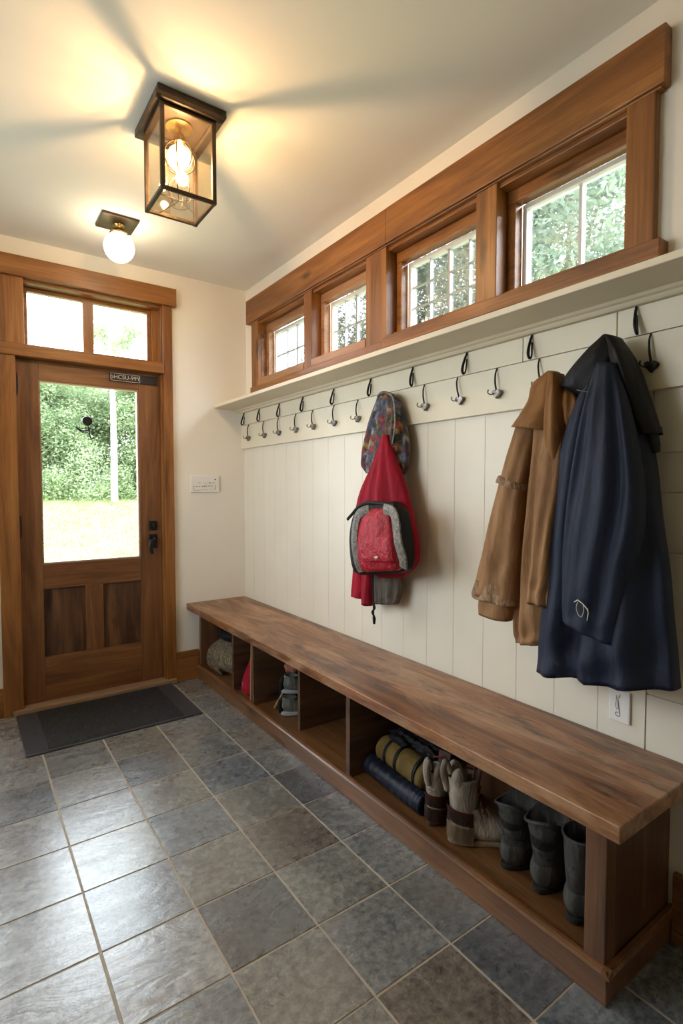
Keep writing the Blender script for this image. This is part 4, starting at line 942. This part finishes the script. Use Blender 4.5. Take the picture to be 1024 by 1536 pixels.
portal('daylight_door', (-1.03, .2, 1.55), (-PI/2, 0, 0), .85, 2.1)
portal('daylight_added_sidelight', (-2.11, .2, 1.35), (-PI/2, 0, 0), .8, 2.05)
portal('daylight_clerestory', (.2, -1.49, 2.26), (0, PI/2, 0), .48, 2.6)

# ------------------------------------------------------------------ outdoors
WD = bpy.data.worlds.new('sky'); scn.world = WD; WD.use_nodes = True; nt = WD.node_tree; nt.nodes.clear()
bg = nt.nodes.new('ShaderNodeBackground'); ow = nt.nodes.new('ShaderNodeOutputWorld'); L(nt, bg.outputs[0], ow.inputs[0])
bg.inputs[0].default_value = (.84, .93, 1., 1); bg.inputs[1].default_value = 8.5

sun = light('bright_cloud_daylight', 'SUN', (8, -8, 10), 11., (.80, .90, 1.), angle=math.radians(24))
sun.rotation_euler = Vector((-.52, .52, -.50)).to_track_quat('-Z', 'Y').to_euler()
def gz(x, y):
    b = -.12
    if y > .8: b += 1.16*min(1., (y-.8)/11.5)
    return b
bm = bmesh.new(); xs = np.linspace(-16, 34, 51); ys = np.linspace(-24, 40, 65)
vs = [[bm.verts.new((x, y, gz(x, y)-.02)) for x in xs] for y in ys]
for i in range(len(ys)-1):
    for k in range(len(xs)-1): bm.faces.new((vs[i][k], vs[i][k+1], vs[i+1][k+1], vs[i+1][k]))
for f in bm.faces:
    c = f.calc_center_median(); f.material_index = 0 if (c.y > 1.2 and c.x > -3.) or c.x > .5 else 1
struct('ground', bm, ['grass', 'neutral_bounce'])
# lawn blades in the part of the garden seen through the door
g = bmesh.new(); rg = random.Random(3)
for k in range(16000):
    y = .6+12.2*rg.random()**1.2; x0_ = -1.7+.09*(y+3.6); x1_ = -1.7+.30*(y+3.6); x = x0_-.3+(x1_-x0_+.6)*rg.random(); h = .03+.05*rg.random(); a = rg.random()*PI; z = gz(x, y)-.02; s_ = .012
    dx, dy = math.cos(a)*s_, math.sin(a)*s_
    p = [g.verts.new((x-dx, y-dy, z)), g.verts.new((x+dx, y+dy, z)), g.verts.new((x+rg.uniform(-.03, .03), y+rg.uniform(-.03, .03), z+h))]; g.faces.new(p)
tag(obj('lawn_grass', g, 'grass', None), 'short bright green lawn grass outside the front door', 'grass', kind='stuff')

def tree_mesh(seed, hgt, rad, trunk_h, nleaf, leaf=.07, droop=False, trunk_r=.1, low=.25):
    rg = random.Random(seed)
    cl = []
    for k in range(34):
        a = rg.random()*2*PI; z = hgt*(low+(1-low)*rg.random()); q = (z/hgt-low)/(1-low); prof = math.sin(PI*min(1, .12+q*.86))**.6
        rr = rad*prof*rg.random()**.4; cl.append((rr*math.cos(a), rr*math.sin(a), z, rad*.42*(.6+.6*rg.random())))
    V = []; Fc = []
    for k in range(nleaf):
        c = cl[k % len(cl)]; d = Vector((rg.gauss(0, 1), rg.gauss(0, 1), rg.gauss(0, .7))).normalized()*c[3]*(rg.random()**.45)
        p = Vector(c[:3])+d; t = Vector((rg.gauss(0, 1), rg.gauss(0, 1), rg.gauss(0, .6))).normalized(); n = t.cross(Vector((rg.gauss(0, 1), rg.gauss(0, 1), rg.gauss(0, 1)))).normalized(); l = leaf*(.6+.8*rg.random())
        i = len(V); V += [p-t*l, p+n*l*.4, p+t*l, p-n*l*.4]; Fc.append((i, i+1, i+2, i+3))
    me = bpy.data.meshes.new('crown'); me.from_pydata([tuple(v) for v in V], [], Fc)
    bm = bmesh.new(); tube(bm, curve_pts([(0, 0, -.3), (.03, .02, hgt*.3), (-.04, .03, hgt*.6), (.02, 0, hgt*.92)], 5), [trunk_r*(1-.85*i/15) for i in range(16)], 9)
    for k in range(12):
        c = cl[k]; z0 = max(trunk_h*.6, c[2]*.6); tube(bm, curve_pts([(0, 0, z0), (c[0]*.5, c[1]*.5, (z0+c[2])/2+.1), c[:3]], 4), [trunk_r*.35*(1-.8*i/8) for i in range(9)], 6)
    mt_ = bpy.data.meshes.new('trunk'); bmesh.ops.recalc_face_normals(bm, faces=bm.faces); bm.to_mesh(mt_); bm.free()
    return me, mt_
def tree(name, label, meshes, loc, rz, s, leafm_, barkm, group):
    r = empty(name, loc); r.rotation_euler = (0, 0, rz); r.scale = (s, s, s); tag(r, label, 'tree', group)
    for nm, me, mm in (('crown', meshes[0], leafm_), ('trunk', meshes[1], barkm)):
        if not me.materials: me.materials.append(MT[mm])
        c = bpy.data.objects.new(nm, me); COL.objects.link(c); c.parent = r
bushy = tree_mesh(1, 4.2, 1.7, .6, 46000, .048, low=.02)
dense = tree_mesh(2, 4.0, 1.5, .5, 40000, .05, low=.02)
tall = tree_mesh(3, 7.5, 2.4, 2.4, 42000, .055, low=.3)
for i, (x, y, rz, s, lab) in enumerate([(-1.1, 13.3, .3, .92, 'leafy green tree at the left edge of the view through the door glass'), (.35, 13.9, 1.7, .86, 'leafy green tree filling the middle of the view through the door glass'), (3.3, 13.6, 2.9, .98, 'leafy green tree at the right of the white birch trunk through the door glass')]):
    tree('leafy_tree', lab, bushy, (x, y, gz(x, y)), rz, s, 'leaf', 'bark', 'trees beyond the lawn')
for i, (x, y, rz, s, lab) in enumerate([(-.3, 15.5, .6, 1.0, 'background tree behind the left and middle trees of the door view'), (1.4, 15.8, 2.1, 1.02, 'background tree rising behind the white birch trunk'), (4.4, 15.6, 4., 1.25, 'background tree at the far right of the door view')]):
    tree('leafy_tree', lab, dense, (x, y, gz(x, y)), rz, s, 'leaf2', 'bark', 'trees beyond the lawn')
shr = tree_mesh(9, 1.5, 1.3, .2, 16000, .04, low=.0, trunk_r=.03)
for i, (x, y, rz, s, lab) in enumerate([(-.6, 12.7, .3, 1., 'low green bush at the foot of the trees, left in the door glass'), (.95, 12.9, 1.2, 1., 'low green bush left of the white birch trunk in the door glass'), (2.9, 12.7, 2.2, 1.05, 'low green bush right of the white birch trunk in the door glass')]):
    tree('leafy_bush', lab, shr, (x, y, gz(x, y)), rz, s, 'leaf2', 'bark', 'bushes at the lawn edge')
tm = tree_mesh(5, 8.5, 1.2, 8.2, 9000, .06, low=.5, trunk_r=.11)
tree('birch_tree', 'birch with a slim white trunk standing at the lawn edge, seen through the door glass', tm, (1.64, 11.9, gz(1.64, 11.9)), .4, .92, 'leaf2', 'birch', 'trees beyond the lawn')
for i, (x, y, rz, s, lab) in enumerate([(7.2, 1.9, 0, 1.15, 'tall leafy tree seen through the nearest high window'), (9.5, 4.9, 1.2, 1.15, 'tall leafy tree between the two nearest high windows'), (8.4, 8.2, 2.4, 1.0, 'tall tree seen faintly through the third high window')]):
    tree('tall_tree', lab, tall, (x, y, gz(x, y)), rz, s, 'leaf3', 'bark', 'tall trees beside the house')

# ------------------------------------------------------------------ render look
vs_ = scn.view_settings
scn.display_settings.display_device = 'sRGB'
vs_.view_transform = 'Standard'; vs_.look = 'None'; vs_.gamma = 1; vs_.use_curve_mapping = False; vs_.exposure = .36
scn.cycles.use_denoising = True
scn.cycles.max_bounces = 10; scn.cycles.diffuse_bounces = 6; scn.cycles.transparent_max_bounces = 16
scn.cycles.sample_clamp_indirect = 6
